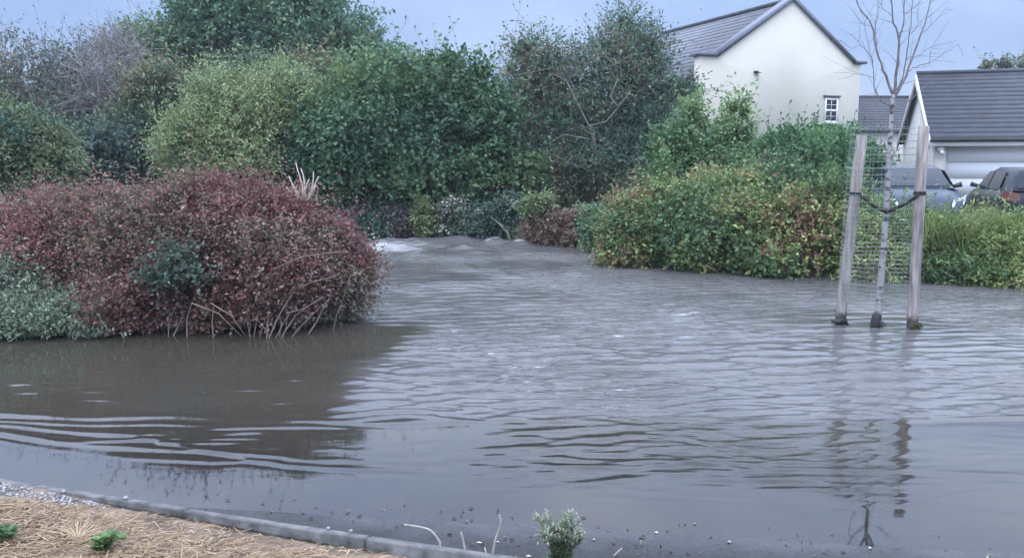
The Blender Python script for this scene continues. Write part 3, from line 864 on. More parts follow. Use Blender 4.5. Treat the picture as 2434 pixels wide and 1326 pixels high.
for (c,d) in ((wz0+.08,zm-.05),(zm+.05,wz1-.08)):
    z2 = (c+d)/2
    for (a,b) in ((wx0+.07,wm_-.015),(wm_+.015,wx1-.07)):
        for (e_,f_) in ((c,z2-.015),(z2+.015,d)):
            slab(MB(), a, b, e_, f_, -.020, -.0125).build("pane", M_GLASS, win)
slab(MB(), wx0-.06, wx1+.06, wz0-.07, wz0-.003, -.10, -.003).build("sill", M_UPVC, house)
lw, lz = on_gable(1796, 172)
lm = MB(); slab(lm, lw-.10, lw+.10, lz-.03, lz+.05, -.10, -.003); slab(lm, lw-.05, lw+.16, lz-.06, lz-.031, -.22, -.02)
lm.build("wall_light", M_GUTTER, house)
# vent on the far slope
vp = H(-5.75, 1.1, zl(5.75)+.12)
MB().box(vp, (.22,.22,.3)).build("roof_vent", M_LEAD, house)

# ---- white garage
gu = norm(np.array([.958,-.287])); gv = np.array([-gu[1], gu[0]])
if gv[1] < 0: gv = -gv
GC = P(2212, 330, 24.0)
def GG(u_, v_, z): return np.array([GC[0]+gu[0]*u_+gv[0]*v_, GC[1]+gu[1]*u_+gv[1]*v_, z])
GZ = .16
EZ = P(2212, 329, 24.0)[2]; GD = 6.2
RZG = P(2165, 177, 27.0)[2]
GL = 7.5
gar = thing("garage", GG(3,3,0), "pale rendered garage with a wide white door and dark slate roof", "garage")
m = MB()
z0 = GZ-.3; zt = EZ-.03
dz0, dz1, du0, du1 = GZ-.02, P(2300,348,23.7)[2], .48, 5.35
m.hexa([GG(.15,.25,z0),GG(du0,.25,z0),GG(du0,.5,z0),GG(.15,.5,z0),GG(.15,.25,zt),GG(du0,.25,zt),GG(du0,.5,zt),GG(.15,.5,zt)])
m.hexa([GG(du1,.25,z0),GG(GL,.25,z0),GG(GL,.5,z0),GG(du1,.5,z0),GG(du1,.25,zt),GG(GL,.25,zt),GG(GL,.5,zt),GG(du1,.5,zt)])
m.hexa([GG(du0,.25,dz1),GG(du1,.25,dz1),GG(du1,.5,dz1),GG(du0,.5,dz1),GG(du0,.25,zt),GG(du1,.25,zt),GG(du1,.5,zt),GG(du0,.5,zt)])
for (u0_,u1_) in ((.15,.4),(GL-.25,GL)):      # gable ends, pentagons
    pv = [(.5,z0),(GD-.25,z0),(GD-.25,zt),(GD/2,RZG-.16),(.5,zt)]
    f = [GG(u0_,v_,z) for v_,z in pv]; b = [GG(u1_,v_,z) for v_,z in pv]
    v = f+b+[np.mean(f,0),np.mean(b,0)]; q=[];t=[]
    for j in range(5):
        k=(j+1)%5; q.append([j,k,5+k,5+j]); t.append([10,k,j]); t.append([11,5+j,5+k])
    m.add(v,q,t)
m.hexa([GG(.4,GD-.5,z0),GG(GL-.25,GD-.5,z0),GG(GL-.25,GD-.25,z0),GG(.4,GD-.25,z0),GG(.4,GD-.5,zt),GG(GL-.25,GD-.5,zt),GG(GL-.25,GD-.25,zt),GG(.4,GD-.25,zt)])
m.build("wall", M_WALL2, gar)
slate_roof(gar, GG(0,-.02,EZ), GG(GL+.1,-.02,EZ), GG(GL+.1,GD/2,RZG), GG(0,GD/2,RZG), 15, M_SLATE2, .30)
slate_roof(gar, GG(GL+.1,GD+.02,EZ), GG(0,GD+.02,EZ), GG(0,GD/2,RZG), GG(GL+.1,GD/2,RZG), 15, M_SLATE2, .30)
MB().tube([GG(-.01,GD/2,RZG+.02), GG(GL+.1,GD/2,RZG+.02)], .075, 8).build("ridge_tiles", M_SLATE2, gar)
MB().tube([GG(-.02,-.09,EZ-.055), GG(GL+.1,-.09,EZ-.055)], .055, 8).build("gutter", M_GUTTER, gar)
m = MB(); m.hexa([GG(.0,-.03,EZ-.22),GG(GL,-.03,EZ-.22),GG(GL,.0,EZ-.22),GG(0,0,EZ-.22),GG(0,-.03,EZ-.09),GG(GL,-.03,EZ-.09),GG(GL,0,EZ-.09),GG(0,0,EZ-.09)])
m.build("fascia", M_UPVC, gar)
m = MB(); m.hexa([GG(0,.001,EZ-.22),GG(GL,.001,EZ-.22),GG(GL,.249,EZ-.22),GG(0,.249,EZ-.22),GG(0,.001,EZ-.205),GG(GL,.001,EZ-.205),GG(GL,.249,EZ-.205),GG(0,.249,EZ-.205)])
m.build("soffit", M_UPVC, gar)
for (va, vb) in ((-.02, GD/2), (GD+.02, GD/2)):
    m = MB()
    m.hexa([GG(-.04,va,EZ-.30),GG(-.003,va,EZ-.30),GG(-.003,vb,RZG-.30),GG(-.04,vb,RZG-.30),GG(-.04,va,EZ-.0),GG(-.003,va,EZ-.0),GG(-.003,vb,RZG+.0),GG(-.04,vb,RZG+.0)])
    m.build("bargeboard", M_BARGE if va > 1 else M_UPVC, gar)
door = MB().hexa([GG(du0,.36,dz0),GG(du1,.36,dz0),GG(du1,.42,dz0),GG(du0,.42,dz0),GG(du0,.36,dz1),GG(du1,.36,dz1),GG(du1,.42,dz1),GG(du0,.42,dz1)]).build("garage_door", M_DOOR, gar)
for k in range(4):
    a, b = dz0+(dz1-dz0)*k/4+.006, dz0+(dz1-dz0)*(k+1)/4-.006
    MB().hexa([GG(du0+.02,.345,a),GG(du1-.02,.345,a),GG(du1-.02,.359,a),GG(du0+.02,.359,a),GG(du0+.02,.345,b),GG(du1-.02,.345,b),GG(du1-.02,.359,b),GG(du0+.02,.359,b)]).build("door_panel", M_DOOR, door)
m = MB(); c = GG(.30,.16,EZ-.30); m.box(c, (.14,.10,.10), math.atan2(gu[1],gu[0])); m.tube([c+[0,-.02,-.04], c+[0,-.14,-.11]], [.035,.06], 8)
m.build("security_light", M_UPVC, gar)
MB().tube([GG(.10,-.06,EZ-.07), GG(.10,.19,EZ-.30), GG(.10,.19,GZ)], .034, 8).build("downpipe", M_UPVC, gar)

# ---- outbuilding between the two
b0 = P(2022, 310, 44.0); zb = P(2100, 312, 44.0)[2]; zr = P(2090, 232, 47.0)[2]
ob = thing("outbuilding", (21, 47, 0), "low outbuilding with a dark slate roof between house and garage", "outbuilding")
xa, xb = b0[0], b0[0]+6.5
m = MB(); m.hexa([[xa+.2,44.3,0],[xb-.2,44.3,0],[xb-.2,49.7,0],[xa+.2,49.7,0],[xa+.2,44.3,zb-.05],[xb-.2,44.3,zb-.05],[xb-.2,49.7,zb-.05],[xa+.2,49.7,zb-.05]])
for xq in (xa+.2, xb-.45):
    m.add([[xq,44.3,zb-.05],[xq,49.7,zb-.05],[xq,47,zr-.15],[xq+.25,44.3,zb-.05],[xq+.25,49.7,zb-.05],[xq+.25,47,zr-.15]], [[0,1,4,3],[1,2,5,4],[2,0,3,5]], [[0,2,1],[3,4,5]])
m.build("wall", M_WALL2, ob)
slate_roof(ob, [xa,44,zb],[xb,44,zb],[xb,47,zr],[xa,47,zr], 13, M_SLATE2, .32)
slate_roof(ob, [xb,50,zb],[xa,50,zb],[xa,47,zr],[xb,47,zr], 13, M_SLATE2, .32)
MB().tube([[xa-.02,47,zr+.03],[xb+.02,47,zr+.03]], .08, 8).build("ridge_tiles", M_SLATE2, ob)

# ================================================================== CARS
def car(name, loc, heading, paint, label, est=False):
    """hatchback, 4 m long; x forward in its own frame"""
    root = thing(name, loc, label, "car", None)
    ca, sa = math.cos(heading), math.sin(heading)
    L0 = np.asarray(loc, float)
    def W(p):
        p = np.atleast_2d(np.asarray(p, float))
        return np.stack([p[:,0]*ca-p[:,1]*sa, p[:,0]*sa+p[:,1]*ca, p[:,2]], 1)+L0
    # lower body: stations along the length (x, half width, sill, shoulder, crown)
    st = [(-2.00,.60,.42,.72,.76),(-1.94,.74,.30,.86,.93),(-1.70,.83,.22,.92,.97),(-1.0,.86,.20,.93,.97),(0,.865,.20,.93,.97),(.70,.86,.20,.92,.98),
          (1.05,.85,.20,.86,.945),(1.50,.82,.21,.76,.87),(1.80,.76,.24,.68,.78),(1.96,.64,.30,.56,.64),(2.02,.48,.38,.48,.52)]
    V = []; ring = 12
    for (x,w,zs,zh,zc) in st:
        half = [(w*.55,zs),(w*.92,zs+.02),(w,zs+.18*(zh-zs)+.02),(w,zs+.7*(zh-zs)),(w*.955,zh),(w*.62,zc-.008)]
        for (yy_,z) in half: V.append([x,yy_,z])
        for (yy_,z) in half[::-1]: V.append([x,-yy_,z])
    Q = []
    for i_ in range(len(st)-1):
        for k in range(ring):
            Q.append([i_*ring+k, i_*ring+(k+1)%ring, (i_+1)*ring+(k+1)%ring, (i_+1)*ring+k])
    n0 = len(V); V += [[st[0][0],0,.58],[st[-1][0],0,.45]]
    T_ = []
    for k in range(ring):
        T_.append([n0,(k+1)%ring,k]); T_.append([n0+1,(len(st)-1)*ring+k,(len(st)-1)*ring+(k+1)%ring])
    MB().add(W(V), Q, T_).build("body", paint, root, smooth=True)
    # cabin: stations of the greenhouse, roof curve
    xr = -1.86 if est else -1.80
    gs = [(xr,.70,.93,.66,.97),(xr+.22,.73,.93,.56,1.28),(xr+.45,.74,.93,.555,1.385),(-.75,.76,.93,.57,1.435),(-.1,.765,.93,.57,1.43),(.22,.765,.93,.555,1.375),(.55,.76,.93,.60,1.19),(.98,.75,.93,.69,.96)]
    V = []
    for (x,wb,zb_,wt,zt_) in gs:
        V += [[x,wb,zb_],[x,wt+.02,zt_-.06 if zt_>1.1 else zt_-.01],[x,wt-.06,zt_],[x,-wt+.06,zt_],[x,-wt-.02,zt_-.06 if zt_>1.1 else zt_-.01],[x,-wb,zb_]]
    Q = []
    for i_ in range(len(gs)-1):
        for k in range(5): Q.append([i_*6+k, i_*6+k+1, (i_+1)*6+k+1, (i_+1)*6+k])
    MB().add(W(V), Q).build("cabin", paint, root, smooth=True)
    def glass(nm, quad, off, mat=M_GLASS, sub=4):
        q4 = np.array(quad, float); c = q4.mean(0)
        nn = norm(np.cross(q4[1]-q4[0], q4[3]-q4[0]))
        if nn @ (c-np.array([-.4,0,1.0])) < 0: nn = -nn
        g = np.linspace(0,1,sub+1); V=[]
        for b_ in g:
            for a_ in g:
                p = (q4[0]*(1-a_)+q4[1]*a_)*(1-b_)+(q4[3]*(1-a_)+q4[2]*a_)*b_
                V.append(p+nn*(off+.012*(1-(2*a_-1)**2)*(1-(2*b_-1)**2)))
        V2 = [v_-nn*.008 for v_ in V]; n_ = len(V); Q=[]
        for b_ in range(sub):
            for a_ in range(sub):
                i0 = b_*(sub+1)+a_; Q.append([i0,i0+1,i0+sub+2,i0+sub+1]); Q.append([n_+i0,n_+i0+sub+1,n_+i0+sub+2,n_+i0+1])
        return MB().add(W(V+V2), Q).build(nm, mat, root, smooth=True)
    glass("windscreen", [(.93,-.655,.985),(.93,.655,.985),(.24,.505,1.36),(.24,-.505,1.36)], .022)
    glass("rear_window", [(xr+.03,-.60,1.00),(xr+.03,.60,1.00),(xr+.34,.50,1.335),(xr+.34,-.50,1.335)], .03)
    for sgn in (-1, 1):
        glass("side_window", [(.72,sgn*.752,.965),(-.22,sgn*.758,.965),(-.20,sgn*.612,1.345),(.26,sgn*.612,1.325)], .014)
        glass("side_window", [(-.30,sgn*.758,.965),(-1.18,sgn*.752,.965),(-1.10,sgn*.612,1.335),(-.28,sgn*.612,1.345)], .014)
        m = MB(); m.add(W([[.58,sgn*.74,.955],[.72,sgn*.74,.955],[.72,sgn*.92,.985],[.62,sgn*.93,.985],[.60,sgn*.73,1.02],[.68,sgn*.73,1.02],[.70,sgn*.90,1.095],[.63,sgn*.91,1.085]]),
                        [[0,3,2,1],[4,5,6,7],[0,1,5,4],[1,2,6,5],[2,3,7,6],[3,0,4,7]])
        m.build("wing_mirror", M_GUTTER if not est else paint, root)
        m = MB(); m.add(W([[1.62,sgn*.80,.66],[1.88,sgn*.70,.60],[1.97,sgn*.52,.58],[1.97,sgn*.50,.64],[1.86,sgn*.55,.755],[1.60,sgn*.78,.80]]), [[0,1,2,3],[0,3,4,5]])
        m.build("headlight", M_LAMP, root)
        m = MB(); m.add(W([[-1.70,sgn*.845,.78],[-1.945,sgn*.765,.76],[-1.99,sgn*.56,.78],[-1.975,sgn*.56,.92],[-1.93,sgn*.752,.95],[-1.66,sgn*.835,.93]]), [[0,1,4,5],[1,2,3,4]])
        m.build("tail_light", M_TAIL, root)
        for wxp in (-1.25, 1.28):
            ang_ = np.linspace(0, 2*math.pi, 20, endpoint=False)
            def circ(r, yv): return np.stack([wxp+r*np.cos(ang_), np.full(20, yv), .30+r*np.sin(ang_)], 1)
            rings = [circ(.20,sgn*.70), circ(.30,sgn*.70), circ(.30,sgn*.875), circ(.20,sgn*.88)]
            V = np.vstack(rings); Q = [[i_*20+k, i_*20+(k+1)%20, (i_+1)*20+(k+1)%20, (i_+1)*20+k] for i_ in range(3) for k in range(20)]
            wh = MB().add(W(V), Q).build("wheel", M_TYRE, root, smooth=True)
            V = np.vstack([circ(.198,sgn*.87), circ(.06,sgn*.885), [[wxp,sgn*.886,.30]]])
            MB().add(W(V), [[k,(k+1)%20,20+(k+1)%20,20+k] for k in range(20)], [[20+k,20+(k+1)%20,40] for k in range(20)]).build("rim", M_RIM, wh)
    return root
gh = math.atan2(gv[1], gv[0])
car("parked_car", (9.15, 19.4, .0), gh+math.pi, M_CARBLUE, "silver blue hatchback parked facing us behind the tree guard")
car("parked_car", (11.25, 18.6, -.02), gh, M_CARDARK, "dark grey car parked rear first at the picture's right edge", est=True)

# ================================================================== TREES AND SHRUBS BEYOND THE WATER
DK = [((.028,.064,.036),3.4),((.046,.092,.046),3),((.066,.115,.054),1.8),((.09,.13,.05),.7)]
plant("tree", "tall broad green tree rising highest behind the others at left", "tree", 11,
      [lobe(640,60,190,140,31), lobe(500,110,120,100,31), lobe(815,120,120,105,31.5), lobe(360,130,85,70,30), lobe(660,-70,165,110,32), lobe(620,230,230,120,31), lobe(880,190,90,90,32)],
      r0=.32, n_twig=5200, per=9, twig_len=.55, leaf=.15, leafw=.11, fill=.35, cl_scale=.9, rough=.12,
      palette=[((.045,.095,.062),3),((.065,.125,.075),3),((.085,.145,.08),2),((.12,.13,.065),.5)])
plant("tree", "grey green twiggy tree at the far left, half bare on top", "tree", 12,
      [lobe(40,190,150,120,23), lobe(200,180,130,110,23.5), lobe(110,320,190,130,23), lobe(-90,250,120,150,23)],
      r0=.16, n_twig=3800, per=7, twig_len=.6, leaf=.10, leafw=.05, fill=.2, gap=.45, sparse_top=.75, shoots=.01, twig_rgb=(.17,.155,.16), twig_r=.008, cl_scale=1.0,
      palette=[((.05,.075,.06),3),((.065,.09,.07),2.5),((.09,.095,.075),1.5),((.10,.075,.055),.8)])
plant("tree", "bare grey branched tree among the leaves left of the pale willow", "tree", 13,
      [lobe(270,170,70,90,22), lobe(330,230,60,80,22), lobe(230,260,70,80,22)], r0=.10, fork=.45,
      n_twig=900, per=2, twig_len=.6, shoots=0., leaf=.07, leafw=.03, fill=.0, twig_rgb=(.26,.24,.25), twig_r=.010, cl_scale=1.5,
      palette=[((.12,.11,.09),1),((.09,.10,.07),1)])
plant("tree", "small dull green tree between the bare tree and the pale willow", "tree", 14,
      [lobe(400,250,80,90,20.5), lobe(340,330,100,100,20.5), lobe(440,330,70,90,20.5)], r0=.09,
      n_twig=2200, per=8, twig_len=.4, leaf=.10, leafw=.06, cl_scale=1.4,
      palette=[((.045,.08,.055),3),((.07,.10,.06),2),((.11,.12,.065),1),((.13,.09,.06),.3)])
plant("shrub", "dark teal green thicket low behind the red hedge", "shrub", 15,
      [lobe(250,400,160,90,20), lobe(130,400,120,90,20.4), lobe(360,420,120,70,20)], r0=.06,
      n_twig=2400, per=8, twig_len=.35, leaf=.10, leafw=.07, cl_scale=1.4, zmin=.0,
      palette=[((.02,.042,.038),3),((.03,.055,.045),2),((.05,.08,.055),1)])  # understory leaves, darker teal than the trees nearby
plant("shrub", "olive green bush at the left edge above the red hedge", "shrub", 16,
      [lobe(30,360,110,95,15.5), lobe(110,410,65,55,15.3), lobe(-60,330,90,110,15.5)], r0=.05,
      n_twig=2600, per=8, twig_len=.3, leaf=.095, leafw=.05, cl_scale=2.0, zmin=.0,
      palette=[((.075,.10,.05),3),((.10,.125,.06),2),((.055,.08,.045),2),((.03,.07,.05),.8)])
plant("willow", "pale yellow green willow bush with fine leaves", "tree", 17,
      [lobe(560,315,125,110,17.6), lobe(470,360,95,90,17.5), lobe(640,265,85,75,17.9), lobe(560,400,140,60,17.6), lobe(680,225,45,45,18)], r0=.07,
      n_twig=4600, per=9, twig_len=.45, leaf=.10, leafw=.032, up=.6, cl_scale=1.5, gap=.1,
      palette=[((.125,.165,.075),3),((.165,.205,.10),3),((.20,.235,.12),1.6),((.075,.115,.065),1.2)])
plant("tree", "dense dark green tree in the middle, leafy to the waterside fence", "tree", 18,
      [lobe(900,350,200,150,18.6), lobe(1070,310,125,135,18.8), lobe(760,370,130,140,18.4), lobe(1120,400,120,130,18.4), lobe(840,285,105,70,18.9), lobe(985,230,90,70,18.9), lobe(930,440,220,110,18.3), lobe(1080,185,26,50,18.9), lobe(985,180,20,42,18.9), lobe(1140,200,22,48,18.9)],
      r0=.13, n_twig=8500, per=9, twig_len=.42, leaf=.105, leafw=.075, fill=.3, cl_scale=1.5, zmin=.25, up=.5, palette=DK)
plant("hawthorn", "rounded hawthorn tree with brown tinged twigs beside the cream house", "tree", 19,
      [lobe(1420,220,170,140,20.6), lobe(1475,118,85,72,20.8), lobe(1300,160,95,80,20.4), lobe(1530,240,70,80,20.8), lobe(1400,360,170,120,20.2), lobe(1240,200,60,60,20.2), lobe(1630,215,30,30,21), lobe(1520,330,100,110,20.4), lobe(1330,430,140,80,20)],
      r0=.14, n_twig=5200, per=7, twig_len=.55, leaf=.085, leafw=.05, fill=.28, cl_scale=1.5, gap=.34, up=.25, spread=.75, shoots=.03, zmin=.3, twig_rgb=(.19,.17,.165), twig_r=.007,
      palette=[((.03,.068,.048),3.4),((.048,.095,.06),3.4),((.075,.115,.062),1.6),((.12,.115,.065),.7),((.125,.095,.075),.45)])
# pale curved boughs showing inside the hawthorn
ht = thing("dead_bough", P(1440,420,20.0), "pale bare bough showing against the hawthorn's dark leaves", "branch")
rb = np.random.default_rng(3)
m = MB()
for pl in ([(1440,430),(1400,300),(1345,190),(1310,175)], [(1400,300),(1440,290),(1470,255),(1500,215)], [(1395,330),(1340,320),(1300,345)], [(1420,380),(1410,310),(1385,300)], [(1470,255),(1450,230),(1470,185)]):
    pts = np.array([P(a,b,18.9+.12*k) for k,(a,b) in enumerate(pl)])
    m.tube(pts, np.linspace(.017,.007,len(pts)), 6)
m.build("bough", m_plain("dead wood", (.17,.155,.15), .85, noise=.3, scale=9), ht, smooth=True)
plant("sapling", "bright green young tree with upright shoots in front of the house", "tree", 20,
      [lobe(1650,355,60,55,17.6), lobe(1725,325,35,40,17.6), lobe(1650,275,20,45,17.6), lobe(1590,350,45,45,17.6), lobe(1580,410,60,28,17.4), lobe(1768,260,8,34,17.6), lobe(1700,400,80,35,17.4), lobe(1775,330,14,30,17.6), lobe(1740,260,6,30,17.6)], r0=.045,
      n_twig=1500, per=8, twig_len=.34, bump_k=3, leaf=.085, leafw=.06, up=.9, fill=.2, gap=.3, cl_scale=2.0, zmin=.2,
      palette=[((.06,.115,.05),3),((.085,.15,.065),3),((.12,.18,.08),1.4)])
plant("laurel_hedge", "glossy dark green clipped hedge under the house gable", "hedge", 21,
      [lobe(1850,368,80,45,22), lobe(1940,360,80,45,22), lobe(2010,365,55,45,22), lobe(1900,410,160,50,22), lobe(1938,312,10,22,22), lobe(2050,390,55,50,22)], r0=.05,
      n_twig=3200, per=7, twig_len=.28, leaf=.13, leafw=.06, up=.7, fill=.3, cl_scale=2.2, zmin=.1,
      palette=[((.028,.075,.03),3),((.04,.10,.04),3),((.065,.135,.055),1.3)])
for k_, (tx, ty, tr) in enumerate(((2347,160,14),(2388,160,22),(2436,150,34))):
    plant("tree", ["slim treetop showing over the garage ridge, leftmost of three", "middle of the three treetops over the garage ridge", "rightmost treetop over the garage ridge at the picture edge"][k_], "tree", 30+k_,
          [lobe(tx,ty,tr*.7,tr*.8,46), lobe(tx+3,ty+45,tr*1.1,38,46)], r0=.10, group="treetops over the garage",
          n_twig=260, per=6, twig_len=.45, leaf=.16, leafw=.11, cl_scale=1.5, palette=[((.05,.075,.05),2),((.08,.10,.06),1),((.12,.10,.07),.5)])

plant("tree", "olive tinted tree filling the gap above the pale willow", "tree", 22,
      [lobe(730,235,60,60,22), lobe(660,190,70,45,22.5), lobe(770,200,50,50,22.5), lobe(560,205,70,40,22.5)], r0=.09,
      n_twig=1500, per=8, twig_len=.45, leaf=.11, leafw=.06, cl_scale=1.5, shoots=.12,
      palette=[((.05,.09,.055),3),((.08,.115,.06),2),((.12,.12,.06),1),((.13,.10,.065),.4)])
plant("tree", "mid green tree joining the dark middle tree to the hawthorn", "tree", 23,
      [lobe(1200,330,70,90,21.5), lobe(1230,280,45,50,21.5), lobe(1220,420,80,70,21)], r0=.08,
      n_twig=1500, per=8, twig_len=.42, leaf=.10, leafw=.065, cl_scale=1.5, shoots=.12, zmin=.2, palette=DK)

# ---- wire fence at the water's far edge
fz0, fz1 = -.3, P(1000, 485, 17.2)[2]
fence = thing("wire_fence", (-2.2, 17.2, 0), "thin dark wire fence standing at the flood's far edge under the trees", "fence")
fx = np.linspace(P(700,500,17.2)[0], P(1290,500,17.2)[0], 7)
for x_ in fx:
    MB().tube([[x_,17.2,fz0],[x_,17.2,fz1+.04]], .022, 6).build("post", M_FENCE, fence)
for zz in (fz1, fz1-.22, fz1-.44):
    MB().tube([[x_,17.17,zz+(.0 if k%2 else .008)] for k,x_ in enumerate(fx)], .006, 5).build("wire", M_WIRE, fence)

# ---- plants along that edge
BANK = [
 ("yellow green pointed ivy column at the water's edge", "plant", [lobe(1004,508,12,28,16.6), lobe(1012,535,20,24,16.6), lobe(1000,484,6,12,16.6)], [((.09,.115,.05),2),((.12,.145,.068),1.5),((.06,.085,.04),1)], 300),
 ("leafy climber with pale leaves right of the ivy column", "plant", [lobe(1070,505,42,26,16.7), lobe(1050,535,35,22,16.7), lobe(1110,530,30,26,16.7)], [((.06,.09,.055),3),((.13,.15,.10),1.2),((.30,.31,.28),.5),((.06,.05,.05),1)], 520),
 ("dull purple bramble against the fence beside the red hedge", "shrub", [lobe(850,515,28,40,16.8), lobe(830,545,40,28,16.8)], [((.075,.065,.075),3),((.11,.095,.10),1.5),((.04,.06,.05),1.5)], 500),
 ("grey brown bramble at the fence left of the ivy column", "shrub", [lobe(930,525,34,30,16.8), lobe(955,545,34,22,16.8)], [((.065,.055,.062),3),((.10,.09,.09),1.2),((.04,.065,.05),1.5)], 480),
 ("dark fern clump low at the water between the brambles", "plant", [lobe(890,540,34,24,16.7)], [((.03,.065,.05),3),((.05,.09,.06),1)], 340),
 ("dark green weeds hanging behind the standing wave", "plant", [lobe(1160,520,55,36,16.7), lobe(1215,500,34,40,16.6), lobe(1150,550,55,16,16.6)], [((.028,.055,.048),3),((.05,.08,.06),1.5),((.08,.11,.075),.6)], 640),
 ("green top growing over the larger brown shrub", "plant", [lobe(1262,488,24,12,15.6), lobe(1290,482,22,8,15.6)], [((.09,.13,.06),2),((.13,.17,.08),1)], 240),
 ("rusty brown withered shrub, the larger of two by the wave", "shrub", [lobe(1290,525,42,42,15.7), lobe(1285,495,26,22,15.7), lobe(1290,560,46,22,15.6)], [((.10,.068,.05),3),((.14,.10,.075),2),((.07,.055,.042),1.4),((.09,.10,.06),.4)], 950),
 ("rusty brown withered shrub, the smaller of two by the wave", "shrub", [lobe(1362,540,34,34,15.5), lobe(1365,562,40,20,15.4)], [((.105,.075,.055),3),((.14,.105,.08),2),((.07,.055,.045),1.2),((.15,.085,.075),.4)], 700),
 ("green nettle tuft between the brown shrub and the bramble hedge", "plant", [lobe(1412,520,24,22,14.6), lobe(1416,555,24,28,14.4)], [((.06,.11,.06),2),((.09,.14,.08),1.5)], 420),
]
for k_, (lab, cat, lb, pal, nt_) in enumerate(BANK):
    plant("bank_plant" if cat == "plant" else "bank_shrub", lab, cat, 50+k_, lb, r0=.018, n_twig=nt_, per=7, twig_len=.16, leaf=.07, leafw=.042, fill=.3, cl_scale=3.5, zmin=-.02, up=.1, palette=pal)
# snagged branch by the wave
sn = thing("snagged_branch", G(1205,578), "broken pale branch snagged at the water's edge by the wave", "branch")
m = MB(); m.tube([P(1165,515,16.3),P(1190,535,16.2),P(1206,552,16.1),P(1215,580,16.0)], [.012,.022,.028,.03], 6); m.tube([P(1196,541,16.15),P(1210,538,16.0)], [.014,.006], 5)
m.build("stick", m_plain("pale stick", (.10,.11,.08), .8, noise=.3, scale=8), sn, smooth=True)

# ---- bramble hedge on the right bank
YG = [((.11,.145,.045),3),((.155,.185,.065),2.2),((.075,.11,.045),2.4),((.20,.21,.085),.7)]
MIX = [((.045,.085,.042),3),((.075,.125,.055),2.4),((.12,.165,.07),1.3),((.145,.09,.062),1.2),((.165,.10,.085),.6)]
BRALL = [((.038,.08,.038),2.4),((.06,.11,.045),2.6),((.09,.14,.052),2.2),((.135,.175,.062),1.6),((.175,.195,.07),.8),((.155,.10,.06),.9),((.13,.078,.05),.9)]
BRALL2 = [((.05,.095,.04),1.6),((.085,.135,.048),2.4),((.13,.18,.06),2.6),((.175,.215,.075),2.0),((.13,.085,.05),.5)]
BR = [
 ("bramble clump at the hedge's left tip, light green leaves over the water", [lobe(1500,560,80,60,12.7), lobe(1545,505,70,50,12.9), lobe(1480,590,55,36,12.5), lobe(1570,580,60,50,12.5)], BRALL, 1),
 ("mixed green and russet bramble mound in the hedge's middle", [lobe(1680,540,110,80,12.3), lobe(1590,540,90,75,12.5), lobe(1640,480,90,50,12.8), lobe(1740,470,90,50,12.8), lobe(1650,600,80,40,12.0)], BRALL, 1),
 ("bramble mound with yellowing top left of the tree guard", [lobe(1860,540,110,95,11.9), lobe(1770,545,90,90,12.1), lobe(1860,460,110,42,12.5), lobe(1960,470,80,50,12.2), lobe(1950,580,80,75,11.5), lobe(1830,610,90,40,11.5)], BRALL, 1),
 ("tangled green brush seen through the tree guard", [lobe(2070,580,80,75,11.4), lobe(2130,545,70,45,11.6), lobe(2055,510,50,40,11.8), lobe(2100,630,90,45,11.1)], BRALL2, 1),
 ("yellow green brush right of the guard, below the parked cars", [lobe(2250,605,85,58,11.2), lobe(2310,620,70,55,11.0), lobe(2205,575,45,36,11.4), lobe(2320,592,55,42,11.3), lobe(2250,645,70,36,10.8)], BRALL2, 1),
 ("lush green clump at the right edge, nettles at its foot", [lobe(2390,600,75,62,11.0), lobe(2450,570,60,46,11.2), lobe(2370,640,75,46,10.6), lobe(2450,630,60,55,10.6)], BRALL2, 1),
]
for k_, (lab, lb, pal, _) in enumerate(BR):
    plant("bramble", lab, "hedge", 70+k_, lb, r0=.015, group=None, n_twig=2800, per=8, twig_len=.20, leaf=.066 if pal is BRALL else .085, leafw=.042 if pal is BRALL else .026, fill=.35, cl_scale=2.9, zmin=-.02, up=.35, rough=.16, gap=.40, bump_k=6, shoots=.14, crand=.12,
          twig_rgb=(.14,.10,.085), twig_r=.003, palette=pal)

def blades(seed, base, n, hgt, spread, colr, wid=.006, lean=.5, name="grass_tuft", label="", cat="grass", droop=.5):
    rng = np.random.default_rng(seed); base = np.asarray(base, float)
    o = thing(name, base, label, cat)
    an = rng.random(n)*6.28; r = np.sqrt(rng.random(n))*spread
    p0 = base + np.stack([np.cos(an)*r, np.sin(an)*r*.7, np.zeros(n)], 1)
    d = norm(np.stack([np.cos(an)*lean*rng.random(n), np.sin(an)*lean*rng.random(n), np.ones(n)], 1)+rng.normal(size=(n,3))*.12)
    H_ = hgt*(.25+.85*rng.random((n,1))**1.4)
    side = norm(np.cross(d, np.stack([np.cos(an+1), np.sin(an+1), np.zeros(n)],1)+.01))
    seg = 4; V = np.empty((n, 2*(seg+1), 3))
    out = np.stack([np.cos(an), np.sin(an), np.zeros(n)],1)
    for k in range(seg+1):
        s = k/seg
        c = p0 + d*H_*s + out*H_*droop*s*s*.6 - np.array([0,0,1])*H_*droop*s**3*.45
        w = wid*(1-s*.85)
        V[:,2*k] = c-side*w; V[:,2*k+1] = c+side*w
    I = np.arange(n)[:,None]*(2*(seg+1))
    q = np.concatenate([I+np.array([[2*k,2*k+1,2*k+3,2*k+2]]) for k in range(seg)])
    cc = np.array(colr)[rng.integers(0,len(colr),n)]*np.exp(rng.normal(size=(n,1))*.18)
    MB().add(V.reshape(-1,3), q, c=np.repeat(cc, 2*(seg+1), 0)).build("blades", M_LEAF, o)
    return o
GRS = [(.20,.26,.09),(.26,.30,.12),(.15,.22,.085)]
blades(90, G(1655,628)+[0,.3,0], 420, .62, .26, [(.10,.14,.05),(.15,.17,.06),(.06,.13,.05)], .008, .5, "sedge", "drooping bright green sedge at the hedge foot over the water", "grass", .9)
